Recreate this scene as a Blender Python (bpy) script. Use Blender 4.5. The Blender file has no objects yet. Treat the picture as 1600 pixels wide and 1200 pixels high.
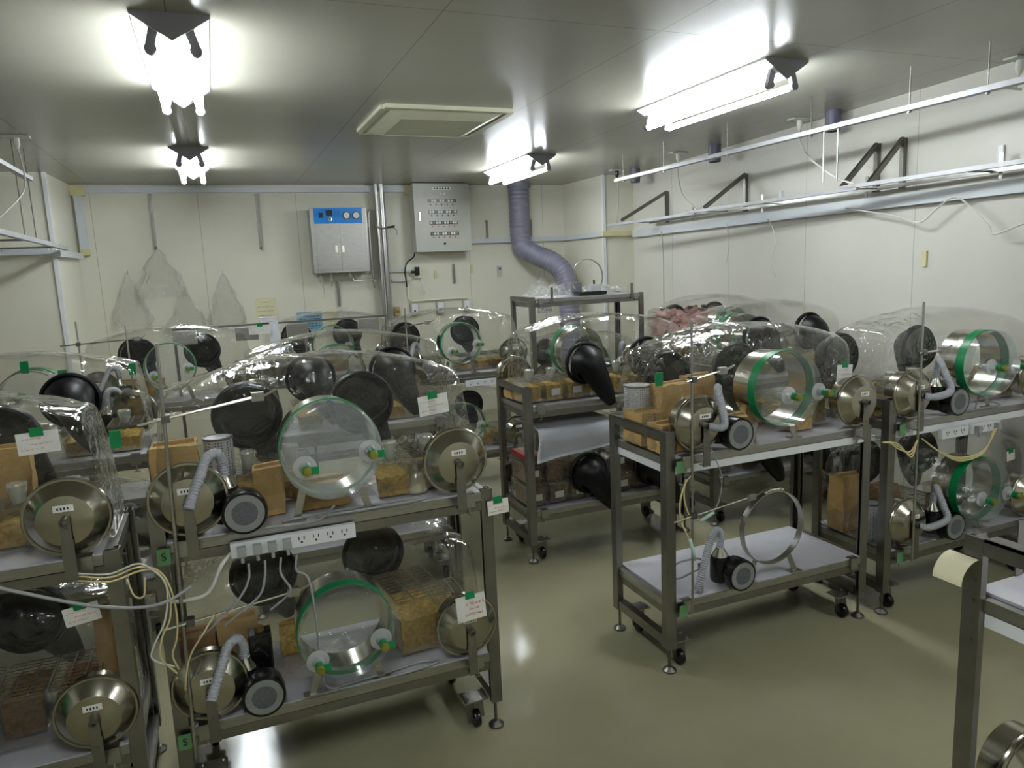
import bpy, bmesh, math, random
from mathutils import Vector, Matrix, noise
random.seed(7)
SC = bpy.context.scene
COL = SC.collection
PI = math.pi

# ------------------------------------------------------------------ camera, world, exposure
cam = bpy.data.cameras.new('camera')
cam.sensor_width = 36.0
cam.lens = 1133.0 / 1600.0 * 36.0
cam.clip_start = 0.05
camo = bpy.data.objects.new('camera', cam)
COL.objects.link(camo)
yv = Vector((-468, -162, 1133)).normalized()
xv = Vector((2849, -308, 1133)); xv = (xv - xv.dot(yv) * yv).normalized()
zv = xv.cross(yv)
if zv.y > 0: zv = -zv
W3 = Matrix((xv, yv, zv))                 # rows: world axes seen in camera axes (right, down, forward)
right = W3 @ Vector((1, 0, 0)); down = W3 @ Vector((0, 1, 0)); fwd = W3 @ Vector((0, 0, 1))
R = Matrix((right, -down, -fwd)).transposed()
camo.matrix_world = Matrix.Translation((0, 0, 1.6)) @ R.to_4x4()
SC.camera = camo
SC.view_settings.view_transform = 'Standard'
SC.view_settings.look = 'None'
SC.view_settings.gamma = 1.0
SC.view_settings.use_curve_mapping = False
SC.view_settings.exposure = 1.02
w = bpy.data.worlds.new('world'); SC.world = w; w.use_nodes = True
w.node_tree.nodes['Background'].inputs[0].default_value = (0.6, 0.62, 0.6, 1)
w.node_tree.nodes['Background'].inputs[1].default_value = 0.05
SC.cycles.transparent_max_bounces = 40
SC.cycles.max_bounces = 10
SC.cycles.caustics_reflective = False
SC.cycles.caustics_refractive = False
TUBE_POWER = 37.0

# ------------------------------------------------------------------ materials
MATS = {}
def hexl(c):
    return tuple(((v / 255) ** 2.2) for v in c) + (1,)
def new_mat(name):
    m = bpy.data.materials.new(name); m.use_nodes = True
    MATS[name] = m
    nt = m.node_tree
    return m, nt, nt.nodes['Principled BSDF']
def tex_noise(nt, scale, detail=3, coord='Object', stretch=None):
    tc = nt.nodes.new('ShaderNodeTexCoord'); n = nt.nodes.new('ShaderNodeTexNoise')
    n.inputs['Scale'].default_value = scale; n.inputs['Detail'].default_value = detail
    if stretch:
        mp = nt.nodes.new('ShaderNodeMapping'); mp.inputs['Scale'].default_value = stretch
        nt.links.new(tc.outputs[coord], mp.inputs[0]); nt.links.new(mp.outputs[0], n.inputs[0])
    else:
        nt.links.new(tc.outputs[coord], n.inputs[0])
    return n
def mat(name, col, rough=0.5, metal=0.0, var=0.12, scale=8, bump=0.0, bscale=60, spec=0.5, stretch=None, sub=None):
    m, nt, b = new_mat(name)
    c = hexl(col)
    n = tex_noise(nt, scale, 4, stretch=stretch)
    r = nt.nodes.new('ShaderNodeValToRGB')
    r.color_ramp.elements[0].position = 0.3; r.color_ramp.elements[1].position = 0.7
    r.color_ramp.elements[0].color = tuple(v * (1 - var) for v in c[:3]) + (1,)
    r.color_ramp.elements[1].color = tuple(min(1, v * (1 + var)) for v in c[:3]) + (1,)
    nt.links.new(n.outputs[0], r.inputs[0]); nt.links.new(r.outputs[0], b.inputs['Base Color'])
    b.inputs['Roughness'].default_value = rough; b.inputs['Metallic'].default_value = metal
    b.inputs['Specular IOR Level'].default_value = spec
    if bump:
        n2 = tex_noise(nt, bscale, 3, stretch=stretch)
        bp = nt.nodes.new('ShaderNodeBump'); bp.inputs['Strength'].default_value = bump; bp.inputs['Distance'].default_value = 0.01
        nt.links.new(n2.outputs[0], bp.inputs['Height']); nt.links.new(bp.outputs[0], b.inputs['Normal'])
    return m
def film(name, tint, rough, fmin, fmax, haze, hazecol, bump=0.0, bscale=14):
    """thin clear sheet: straight-through tint + fresnel gloss + a little haze"""
    m = bpy.data.materials.new(name); m.use_nodes = True; MATS[name] = m
    nt = m.node_tree; nt.nodes.clear()
    out = nt.nodes.new('ShaderNodeOutputMaterial')
    tr = nt.nodes.new('ShaderNodeBsdfTransparent'); tr.inputs[0].default_value = tint + (1,)
    gl = nt.nodes.new('ShaderNodeBsdfGlossy'); gl.inputs['Roughness'].default_value = rough
    gl.inputs[0].default_value = (1, 1, 1, 1)
    df = nt.nodes.new('ShaderNodeBsdfDiffuse'); df.inputs[0].default_value = hazecol + (1,)
    lw = nt.nodes.new('ShaderNodeLayerWeight'); lw.inputs[0].default_value = 0.5
    pw = nt.nodes.new('ShaderNodeMath'); pw.operation = 'POWER'; pw.inputs[1].default_value = 2.3
    nt.links.new(lw.outputs['Facing'], pw.inputs[0])
    mr = nt.nodes.new('ShaderNodeMapRange'); mr.inputs['To Min'].default_value = fmin; mr.inputs['To Max'].default_value = fmax
    nt.links.new(pw.outputs[0], mr.inputs[0])
    m1 = nt.nodes.new('ShaderNodeMixShader'); m1.inputs[0].default_value = haze
    nt.links.new(tr.outputs[0], m1.inputs[1]); nt.links.new(df.outputs[0], m1.inputs[2])
    m2 = nt.nodes.new('ShaderNodeMixShader')
    nt.links.new(mr.outputs[0], m2.inputs[0]); nt.links.new(m1.outputs[0], m2.inputs[1]); nt.links.new(gl.outputs[0], m2.inputs[2])
    nt.links.new(m2.outputs[0], out.inputs[0])
    if bump:
        n2 = tex_noise(nt, bscale, 3)
        n2.inputs['Distortion'].default_value = 1.2
        bp = nt.nodes.new('ShaderNodeBump'); bp.inputs['Strength'].default_value = bump; bp.inputs['Distance'].default_value = 0.03
        nt.links.new(n2.outputs[0], bp.inputs['Height'])
        nt.links.new(bp.outputs[0], gl.inputs['Normal'])
    return m
def emis(name, col, s):
    m = bpy.data.materials.new(name); m.use_nodes = True; MATS[name] = m
    nt = m.node_tree; nt.nodes.clear()
    o = nt.nodes.new('ShaderNodeOutputMaterial'); e = nt.nodes.new('ShaderNodeEmission')
    e.inputs[0].default_value = col; e.inputs[1].default_value = s
    nt.links.new(e.outputs[0], o.inputs[0]); return m
def panelled(name, col, rough, axis_lines, width=0.0025, dark=0.6, var=0.05, spec=0.5, bump=0.0):
    """painted panel material with thin dark joints where an axis coordinate meets a spacing; axis_lines = [(axis, spacing, offset)]"""
    m = mat(name, col, rough, 0, var, 1.2, spec=spec, bump=bump, bscale=5)
    nt = m.node_tree; b = nt.nodes['Principled BSDF']
    tc = nt.nodes.new('ShaderNodeTexCoord'); sp = nt.nodes.new('ShaderNodeSeparateXYZ')
    nt.links.new(tc.outputs['Object'], sp.inputs[0])
    cur = b.inputs['Base Color'].links[0].from_socket
    for ax, spacing, off in axis_lines:
        def mth(op, a, bb=None):
            n = nt.nodes.new('ShaderNodeMath'); n.operation = op
            if isinstance(a, (int, float)): n.inputs[0].default_value = a
            else: nt.links.new(a, n.inputs[0])
            if bb is not None:
                if isinstance(bb, (int, float)): n.inputs[1].default_value = bb
                else: nt.links.new(bb, n.inputs[1])
            return n.outputs[0]
        v = mth('ADD', sp.outputs[ax], -off + spacing * 0.5)
        v = mth('FLOORED_MODULO', v, spacing)
        v = mth('SUBTRACT', v, spacing * 0.5)
        v = mth('ABSOLUTE', v)
        v = mth('LESS_THAN', v, width)
        mx = nt.nodes.new('ShaderNodeMix'); mx.data_type = 'RGBA'
        nt.links.new(v, mx.inputs['Factor']); nt.links.new(cur, mx.inputs['A'])
        mx.inputs['B'].default_value = tuple(x * dark for x in hexl(col)[:3]) + (1,)
        cur = mx.outputs['Result']
    nt.links.new(cur, b.inputs['Base Color'])
    return m

mat('steel', (172, 171, 167), 0.30, 1.0, 0.10, 14, 0.08, 90, stretch=(1, 1, 12))
mat('steel_frame', (138, 136, 131), 0.36, 1.0, 0.12, 10, 0.05, 60)
mat('steel_bright', (224, 222, 212), 0.18, 1.0, 0.06, 10)
mat('steel_spun', (172, 168, 154), 0.20, 1.0, 0.06, 12)
mat('galvanised', (176, 177, 178), 0.5, 0.6, 0.08, 10)
mat('steel_dark', (120, 118, 112), 0.4, 1.0, 0.15, 10)
mat('grey_paint', (178, 180, 170), 0.4, 0, 0.04, 3)
mat('grey_fixture', (140, 140, 146), 0.4, 0, 0.05, 3)
mat('white_board', (188, 187, 192), 0.35, 0, 0.03, 3)
mat('white_paint', (222, 224, 226), 0.4, 0, 0.04, 3)
mat('white_card', (226, 226, 220), 0.7, 0, 0.05, 30)
mat('cream_card', (214, 210, 176), 0.7, 0, 0.05, 6)
mat('blue_card', (120, 170, 200), 0.7, 0, 0.1, 6)
mat('tray_white', (202, 207, 210), 0.4, 0, 0.03, 3)
mat('masking_tape', (206, 200, 150), 0.6, 0, 0.05, 8)
mat('rubber', (9, 9, 12), 0.42, 0, 0.2, 10, 0.15, 20, spec=0.35)
mat('black_plastic', (16, 16, 20), 0.25, 0, 0.2, 10, spec=0.5)
mat('grey_plastic', (128, 130, 128), 0.5, 0, 0.05, 10)
mat('grille_dark', (88, 90, 94), 0.6, 0, 0.25, 160)
mat('hose_grey', (160, 162, 168), 0.45, 0, 0.05, 20)
mat('kraft', (182, 150, 98), 0.8, 0, 0.15, 9, 0.5, 16, spec=0.2)
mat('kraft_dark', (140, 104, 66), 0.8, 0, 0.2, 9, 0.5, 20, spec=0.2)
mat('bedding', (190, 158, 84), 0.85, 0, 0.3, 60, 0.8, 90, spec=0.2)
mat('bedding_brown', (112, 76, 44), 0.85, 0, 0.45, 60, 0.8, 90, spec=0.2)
mat('feed', (104, 74, 48), 0.8, 0, 0.3, 50, 0.6, 60)
mat('green_tape', (0, 128, 74), 0.35, 0, 0.08, 12, spec=0.5)
mat('green_tag', (92, 138, 92), 0.6, 0, 0.08, 12)
mat('cork_olive', (122, 120, 40), 0.6, 0, 0.2, 30)
mat('ink', (50, 50, 54), 0.7, 0, 0.1, 30)
mat('ink_red', (206, 60, 56), 0.7, 0, 0.1, 30)
mat('blue_panel', (20, 128, 214), 0.3, 0, 0.04, 4)
mat('duct_grey', (122, 121, 137), 0.4, 0, 0.06, 6)
mat('duct_dark', (88, 86, 104), 0.45, 0, 0.06, 6)
mat('cord_grey', (150, 152, 152), 0.5, 0, 0.05, 10)
mat('cord_white', (208, 208, 198), 0.5, 0, 0.05, 10)
mat('cord_cream', (206, 192, 140), 0.5, 0, 0.05, 10)
mat('tube_clip', (176, 202, 190), 0.4, 0, 0.05, 10)
mat('brass', (190, 150, 80), 0.3, 1.0, 0.1, 10)
mat('pink_sheet', (214, 168, 160), 0.6, 0, 0.1, 6, 0.3, 10)
mat('red_plastic', (140, 30, 32), 0.4, 0, 0.1, 6)
mat('cloth_white', (226, 229, 236), 0.8, 0, 0.05, 5, 0.3, 14)
mat('sheet_grey', (196, 196, 198), 0.6, 0, 0.05, 5, 0.3, 10)
mat('beige_box', (176, 160, 122), 0.5, 0, 0.05, 5)
mat('yellow_plastic', (206, 190, 60), 0.5, 0, 0.05, 5)
mat('vent_white', (216, 216, 190), 0.45, 0, 0.03, 4)
mat('socket_dark', (60, 60, 64), 0.5, 0, 0.03, 4)
film('vinyl', (0.92, 0.92, 0.905), 0.03, 0.04, 0.9, 0.009, (0.8, 0.79, 0.76), 0.6, 9)
film('film_milky', (0.86, 0.89, 0.91), 0.10, 0.06, 0.6, 0.26, (0.60, 0.65, 0.68), 0.2, 12)
film('film_cap', (0.92, 0.94, 0.95), 0.06, 0.03, 0.6, 0.05, (0.7, 0.76, 0.80), 0.2, 12)
film('film_teal', (0.84, 0.92, 0.90), 0.08, 0.03, 0.6, 0.07, (0.45, 0.68, 0.62))
film('clear_plastic', (0.93, 0.92, 0.86), 0.05, 0.05, 0.7, 0.05, (0.9, 0.85, 0.7))
film('clear_glass', (0.93, 0.94, 0.90), 0.03, 0.12, 0.95, 0.35, (0.8, 0.82, 0.74))
film('bag_film', (0.985, 0.985, 0.98), 0.10, 0.07, 0.75, 0.02, (0.9, 0.9, 0.88), 1.0, 26)
film('frosted', (0.85, 0.87, 0.88), 0.15, 0.05, 0.4, 0.45, (0.75, 0.78, 0.8))
emis('lamp_glow', (0.90, 0.96, 1.0, 1), TUBE_POWER)
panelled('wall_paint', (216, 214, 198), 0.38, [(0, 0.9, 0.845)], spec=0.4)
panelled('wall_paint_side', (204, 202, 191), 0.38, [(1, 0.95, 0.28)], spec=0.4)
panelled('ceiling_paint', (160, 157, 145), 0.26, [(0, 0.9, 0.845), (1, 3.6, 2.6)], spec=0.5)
mat('floor_vinyl', (148, 144, 116), 0.15, 0, 0.10, 1.5, 0.10, 5, spec=0.5)
# perforated canister: dots
m = mat('perforated', (200, 202, 206), 0.4, 0, 0.03, 10)
nt = m.node_tree; b = nt.nodes['Principled BSDF']
vo = nt.nodes.new('ShaderNodeTexVoronoi'); vo.inputs['Scale'].default_value = 110; vo.inputs['Randomness'].default_value = 0.15
tc = nt.nodes.new('ShaderNodeTexCoord'); nt.links.new(tc.outputs['Object'], vo.inputs['Vector'])
ra = nt.nodes.new('ShaderNodeValToRGB'); ra.color_ramp.elements[0].position = 0.28; ra.color_ramp.elements[1].position = 0.34
ra.color_ramp.elements[0].color = (0.12, 0.12, 0.13, 1); ra.color_ramp.elements[1].color = (0.6, 0.61, 0.64, 1)
nt.links.new(vo.outputs['Distance'], ra.inputs[0]); nt.links.new(ra.outputs[0], b.inputs['Base Color'])

# ------------------------------------------------------------------ mesh helpers
def box(bm, a, b, bev=0.0):
    x0, y0, z0 = a; x1, y1, z1 = b
    vs = [bm.verts.new(p) for p in ((x0,y0,z0),(x1,y0,z0),(x1,y1,z0),(x0,y1,z0),(x0,y0,z1),(x1,y0,z1),(x1,y1,z1),(x0,y1,z1))]
    fs = [bm.faces.new([vs[i] for i in f]) for f in ((3,2,1,0),(4,5,6,7),(0,1,5,4),(1,2,6,5),(2,3,7,6),(3,0,4,7))]
    if bev:
        es = list({e for f in fs for e in f.edges})
        bmesh.ops.bevel(bm, geom=es, offset=bev, segments=2, affect='EDGES', profile=0.7)
def frame_axes(d):
    d = d.normalized()
    up = Vector((0, 0, 1)) if abs(d.z) < 0.9 else Vector((1, 0, 0))
    u = d.cross(up).normalized(); v = d.cross(u).normalized()
    return u, v
def bar(bm, p0, p1, wu, wv):
    """rectangular bar from p0 to p1"""
    p0 = Vector(p0); p1 = Vector(p1); u, v = frame_axes(p1 - p0)
    r = []
    for p in (p0, p1):
        r.append([bm.verts.new(p + u * a * wu / 2 + v * c * wv / 2) for a, c in ((-1,-1),(1,-1),(1,1),(-1,1))])
    for i in range(4):
        j = (i + 1) % 4
        bm.faces.new((r[0][i], r[0][j], r[1][j], r[1][i]))
    bm.faces.new(r[0][::-1]); bm.faces.new(r[1])
def tube(bm, pts, r, seg=8, cap=True, corr=None):
    """tube along a polyline; r is a number or a list; smooth through the points when fed by spline()"""
    pts = [Vector(p) for p in pts]
    n = len(pts); rings = []
    u = None
    for i, p in enumerate(pts):
        d = (pts[min(i + 1, n - 1)] - pts[max(i - 1, 0)])
        if d.length < 1e-9: d = Vector((0, 0, 1))
        d.normalize()
        if u is None: u, v = frame_axes(d)
        else:
            u = (u - d * u.dot(d))
            if u.length < 1e-6: u, v = frame_axes(d)
            u.normalize(); v = d.cross(u)
        rr = r[i] if isinstance(r, (list, tuple)) else r
        rings.append([bm.verts.new(p + (u * math.cos(2 * PI * k / seg) + v * math.sin(2 * PI * k / seg)) * rr) for k in range(seg)])
    for a, b2 in zip(rings[:-1], rings[1:]):
        for k in range(seg):
            j = (k + 1) % seg
            bm.faces.new((a[k], a[j], b2[j], b2[k]))
    if cap:
        bm.faces.new(rings[0][::-1]); bm.faces.new(rings[-1])
def spline(pts, n=8):
    pts = [Vector(p) for p in pts]; out = []
    P = [pts[0] * 2 - pts[1]] + pts + [pts[-1] * 2 - pts[-2]]
    for i in range(1, len(P) - 2):
        a, b2, c, d = P[i - 1], P[i], P[i + 1], P[i + 2]
        for k in range(n):
            t = k / n
            out.append(0.5 * ((2 * b2) + (c - a) * t + (2 * a - 5 * b2 + 4 * c - d) * t * t + (3 * b2 - a - 3 * c + d) * t ** 3))
    out.append(pts[-1]); return out
def lathe(bm, prof, origin=(0, 0, 0), axis='y', seg=40, close=False):
    """prof = [(r, h)]; h runs along the axis"""
    o = Vector(origin); rings = []
    def pt(r, h, a):
        c, s = math.cos(a) * r, math.sin(a) * r
        if axis == 'y': return o + Vector((c, h, s))
        if axis == 'x': return o + Vector((h, c, s))
        return o + Vector((c, s, h))
    for r, h in prof:
        if r < 1e-6: rings.append([bm.verts.new(pt(0, h, 0))])
        else: rings.append([bm.verts.new(pt(r, h, 2 * PI * k / seg)) for k in range(seg)])
    prs = list(zip(rings[:-1], rings[1:]))
    if close: prs.append((rings[-1], rings[0]))
    for a, b2 in prs:
        for k in range(seg):
            j = (k + 1) % seg
            if len(a) == 1 and len(b2) == 1: continue
            if len(a) == 1: bm.faces.new((a[0], b2[j], b2[k]))
            elif len(b2) == 1: bm.faces.new((a[k], a[j], b2[0]))
            else: bm.faces.new((a[k], a[j], b2[j], b2[k]))
CACHE = {}
def mk(name, build, material, parent=None, key=None, smooth=False, loc=None, rot=None):
    """one mesh object; build(bm) fills it; key shares the mesh between copies"""
    if key is not None and key in CACHE: me = CACHE[key]
    else:
        bm = bmesh.new(); build(bm)
        bmesh.ops.recalc_face_normals(bm, faces=bm.faces)
        me = bpy.data.meshes.new(name); bm.to_mesh(me); bm.free()
        ms = material if isinstance(material, (list, tuple)) else [material]
        for mm in ms: me.materials.append(MATS[mm])
        if smooth:
            me.polygons.foreach_set('use_smooth', [True] * len(me.polygons))
            if smooth != 'all':
                try: me.set_sharp_from_angle(angle=math.radians(24))
                except Exception: pass
        if key is not None: CACHE[key] = me
    o = bpy.data.objects.new(name, me); COL.objects.link(o)
    if parent is not None: o.parent = parent
    if loc is not None: o.location = loc
    if rot is not None: o.rotation_euler = rot
    return o
LABELS = set()
def tag(o, label, cat, group=None):
    if label in LABELS and not group: print('DUP LABEL', label)
    LABELS.add(label)
    o['label'] = label; o['category'] = cat
    if group: o['group'] = group
    return o
def thing(name, label, cat, loc=(0, 0, 0), rotz=0.0, group=None):
    o = bpy.data.objects.new(name, None); COL.objects.link(o)
    o.empty_display_size = 0.05
    o.location = loc; o.rotation_euler = (0, 0, rotz)
    return tag(o, label, cat, group)
def struct(name, build, material, **k):
    o = mk(name, build, material, **k); o['kind'] = 'structure'; return o
def B(*boxes, bev=0.0):
    def f(bm):
        for a, b2 in boxes: box(bm, a, b2, bev)
    return f
def letters(name, s, size, material, parent, loc, rot, depth=0.0008):
    cu = bpy.data.curves.new(name, 'FONT'); cu.body = s; cu.size = size; cu.extrude = depth
    cu.align_x = 'CENTER'; cu.align_y = 'CENTER'
    t = bpy.data.objects.new(name, cu); COL.objects.link(t)
    bpy.context.view_layer.update()
    me = bpy.data.meshes.new_from_object(t)
    bpy.data.objects.remove(t)
    me.materials.clear(); me.materials.append(MATS[material])
    o = bpy.data.objects.new(name, me); COL.objects.link(o); o.parent = parent
    o.location = loc; o.rotation_euler = rot
    return o

# ------------------------------------------------------------------ the room
H = 2.5
def slab(poly, z0, z1):
    def f(bm):
        a = [bm.verts.new((x, y, z0)) for x, y in poly]; b2 = [bm.verts.new((x, y, z1)) for x, y in poly]
        n = len(poly)
        bm.faces.new(a[::-1]); bm.faces.new(b2)
        for i in range(n):
            j = (i + 1) % n
            bm.faces.new((a[i], a[j], b2[j], b2[i]))
    return f
struct('floor', B(((-2.9, -1.5, -0.1), (4.6, 8.0, 0.0))), 'floor_vinyl')
struct('ceiling', B(((-2.9, -1.5, H), (4.6, 8.0, H + 0.1))), 'ceiling_paint')
struct('wall_back', slab([(-1.10, 7.68), (3.81, 7.68), (3.81, 7.9), (-1.10, 7.9)], 0, H), 'wall_paint')
struct('wall_back_left', slab([(-2.8, 6.86), (-1.15, 6.86), (-1.10, 7.68), (-1.10, 7.9), (-2.8, 7.9)], 0, H), 'wall_paint')
struct('wall_back_right', slab([(3.84, 6.80), (4.6, 6.80), (4.6, 7.9), (3.81, 7.9), (3.81, 7.68)], 0, H), 'wall_paint')
def rwx(y): return 3.93 + 0.097 * (y - 4.0)
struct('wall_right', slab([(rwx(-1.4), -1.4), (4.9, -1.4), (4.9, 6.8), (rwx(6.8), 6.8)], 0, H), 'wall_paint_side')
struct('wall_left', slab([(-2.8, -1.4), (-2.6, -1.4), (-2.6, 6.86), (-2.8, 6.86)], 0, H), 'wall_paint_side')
struct('wall_front', slab([(-2.8, -1.4), (4.6, -1.4), (4.6, -1.2), (-2.8, -1.2)], 0, H), 'wall_paint')
# bright corner angle strips of the wall projections
struct('trim_1', slab([(-1.165, 6.845), (-1.135, 6.845), (-1.135, 6.875), (-1.165, 6.875)], 0, H), 'white_paint')
struct('trim_2', slab([(3.825, 6.785), (3.855, 6.785), (3.855, 6.815), (3.825, 6.815)], 0, H), 'white_paint')
# white cable ducts round the walls
struct('trim_3', B(((-1.09, 7.63, 2.425), (1.99, 7.679, 2.478))), 'tray_white')
struct('trim_4', B(((-1.075, 7.63, 1.90), (-1.01, 7.679, 2.424))), 'tray_white')
struct('trim_5', B(((2.64, 7.63, 1.875), (3.80, 7.679, 1.925))), 'tray_white')
struct('trim_6', slab([(3.77, 7.62), (3.805, 7.62), (3.835, 6.83), (3.80, 6.78)], 1.875, 1.925), 'tray_white')
struct('trim_7', slab([(3.80, 6.75), (4.2, 6.75), (4.2, 6.80), (3.80, 6.80)], 1.875, 1.925), 'masking_tape')
struct('trim_8', slab([(rwx(-1.1) - .05, -1.1), (rwx(-1.1) - .001, -1.1), (rwx(6.74) - .001, 6.74), (rwx(6.74) - .05, 6.74)], 1.855, 1.925), 'tray_white')
struct('trim_9', B(((-2.5, 6.81, 1.86), (-1.18, 6.859, 1.91))), 'tray_white')
struct('trim_10', slab([(-1.18, 6.81), (-1.10, 6.81), (-1.05, 7.60), (-1.095, 7.60)], 1.84, 1.89), 'tray_white')
for i, (a, b2) in enumerate([((-1.10, 7.625, 2.40), (-0.98, 7.6795, 2.485)), ((1.95, 7.625, 2.40), (2.005, 7.6795, 2.485)), ((-1.08, 7.625, 1.87), (-1.005, 7.6795, 1.925))]):
    tag(mk('masking_tape_patch', B((a, b2), bev=0.002), 'masking_tape'),
        ['yellow tape wrapped round the top left corner of the white wall duct', 'yellow tape at the right end of the ceiling-high white duct', 'yellow tape at the foot of the short upright white duct'][i], 'tape')
# ceiling access hatch
v = thing('ceiling_hatch', 'white framed square hatch set in the grey ceiling', 'hatch', (1.325, 4.42, H))
v.scale = (0.93, 0.93, 0.8)
def hatch_frame(bm):
    for s in (-1, 1):
        box(bm, (-0.40, s * 0.40 - 0.02, -0.028), (0.40, s * 0.40 + 0.02, 0)); box(bm, (s * 0.40 - 0.02, -0.38, -0.028), (s * 0.40 + 0.02, 0.38, 0))
mk('outer_frame', hatch_frame, 'vent_white', v)
def hatch_bevel(bm):
    o = [(-.38, -.38), (.38, -.38), (.38, .38), (-.38, .38)]; i2 = [(-.27, -.27), (.27, -.27), (.27, .27), (-.27, .27)]
    A = [bm.verts.new((x, y, -0.012)) for x, y in o]; Bq = [bm.verts.new((x, y, -0.065)) for x, y in i2]
    for k in range(4):
        j = (k + 1) % 4; bm.faces.new((A[k], A[j], Bq[j], Bq[k]))
    C2 = [bm.verts.new((x, y, -0.004)) for x, y in i2]
    for k in range(4):
        j = (k + 1) % 4; bm.faces.new((Bq[k], Bq[j], C2[j], C2[k]))
mk('sloped_lip', hatch_bevel, 'vent_white', v)
mk('inner_panel', B(((-.27, -.27, -0.062), (.27, .27, -0.05))), 'vent_white', v)

# ------------------------------------------------------------------ ceiling lights
def make_light(x, y, L, label):
    t = thing('ceiling_light', label, 'ceiling light', (x, y, H))
    def body(bm):
        for sy in (0, L):
            pass
        P = [(-.122, 0), (.122, 0), (.124, -.010), (0, -.088), (-.124, -.010)]
        a = [bm.verts.new((px, 0, pz)) for px, pz in P]; b2 = [bm.verts.new((px, L, pz)) for px, pz in P]
        bm.faces.new(a[::-1]); bm.faces.new(b2)
        for k in range(5):
            j = (k + 1) % 5; bm.faces.new((a[k], a[j], b2[j], b2[k]))
    mk('reflector', body, 'white_paint', t, key=('lbody', L))
    def endp(bm):
        P = [(-.126, 0), (.126, 0), (.126, -.012), (0, -.092), (-.126, -.012)]
        a = [bm.verts.new((px, -0.004, pz)) for px, pz in P]; b2 = [bm.verts.new((px, 0.0, pz)) for px, pz in P]
        bm.faces.new(a[::-1]); bm.faces.new(b2)
        for k in range(5):
            j = (k + 1) % 5; bm.faces.new((a[k], a[j], b2[j], b2[k]))
    mk('end_plate', endp, 'grey_fixture', t, key='lend')
    mk('end_plate', endp, 'grey_fixture', t, key='lend', loc=(0, L + 0.004, 0))
    for s in (-1, 1):
        def tb(bm, s=s): tube(bm, [(s * .072, 0.05, -.112), (s * .072, L - 0.03, -.112)], 0.0155, 16)
        mk('fluorescent_tube', tb, 'lamp_glow', t, key=('ltube', L, s), smooth=True)
        for q, yy in enumerate((0.034, L - 0.034)):
            def hold(bm, s=s):
                tube(bm, [(s * .072, -.012, -.112), (s * .072, .012, -.112)], 0.020, 16)
                bar(bm, (s * .072, 0, -.10), (s * .052, 0, -.03), .022, .030)
            mk('lamp_holder', hold, 'grey_fixture', t, key=('lhold', s), smooth=True, loc=(0, yy, 0))
    return t
make_light(-0.045, 2.85, 1.05, 'twin-tube ceiling light nearest on the left')
make_light(-0.06, 5.53, 1.04, 'twin-tube ceiling light by the back wall on the left')
make_light(2.57, 2.80, 1.10, 'large twin-tube ceiling light over the right-hand racks')
make_light(2.58, 5.56, 1.05, 'twin-tube ceiling light above the tall rack at the back')
make_light(-0.045, -0.05, 1.05, 'left twin-tube ceiling light overhead, behind the viewer')
make_light(2.57, -0.05, 1.05, 'right twin-tube ceiling light overhead, behind the viewer')

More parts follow.
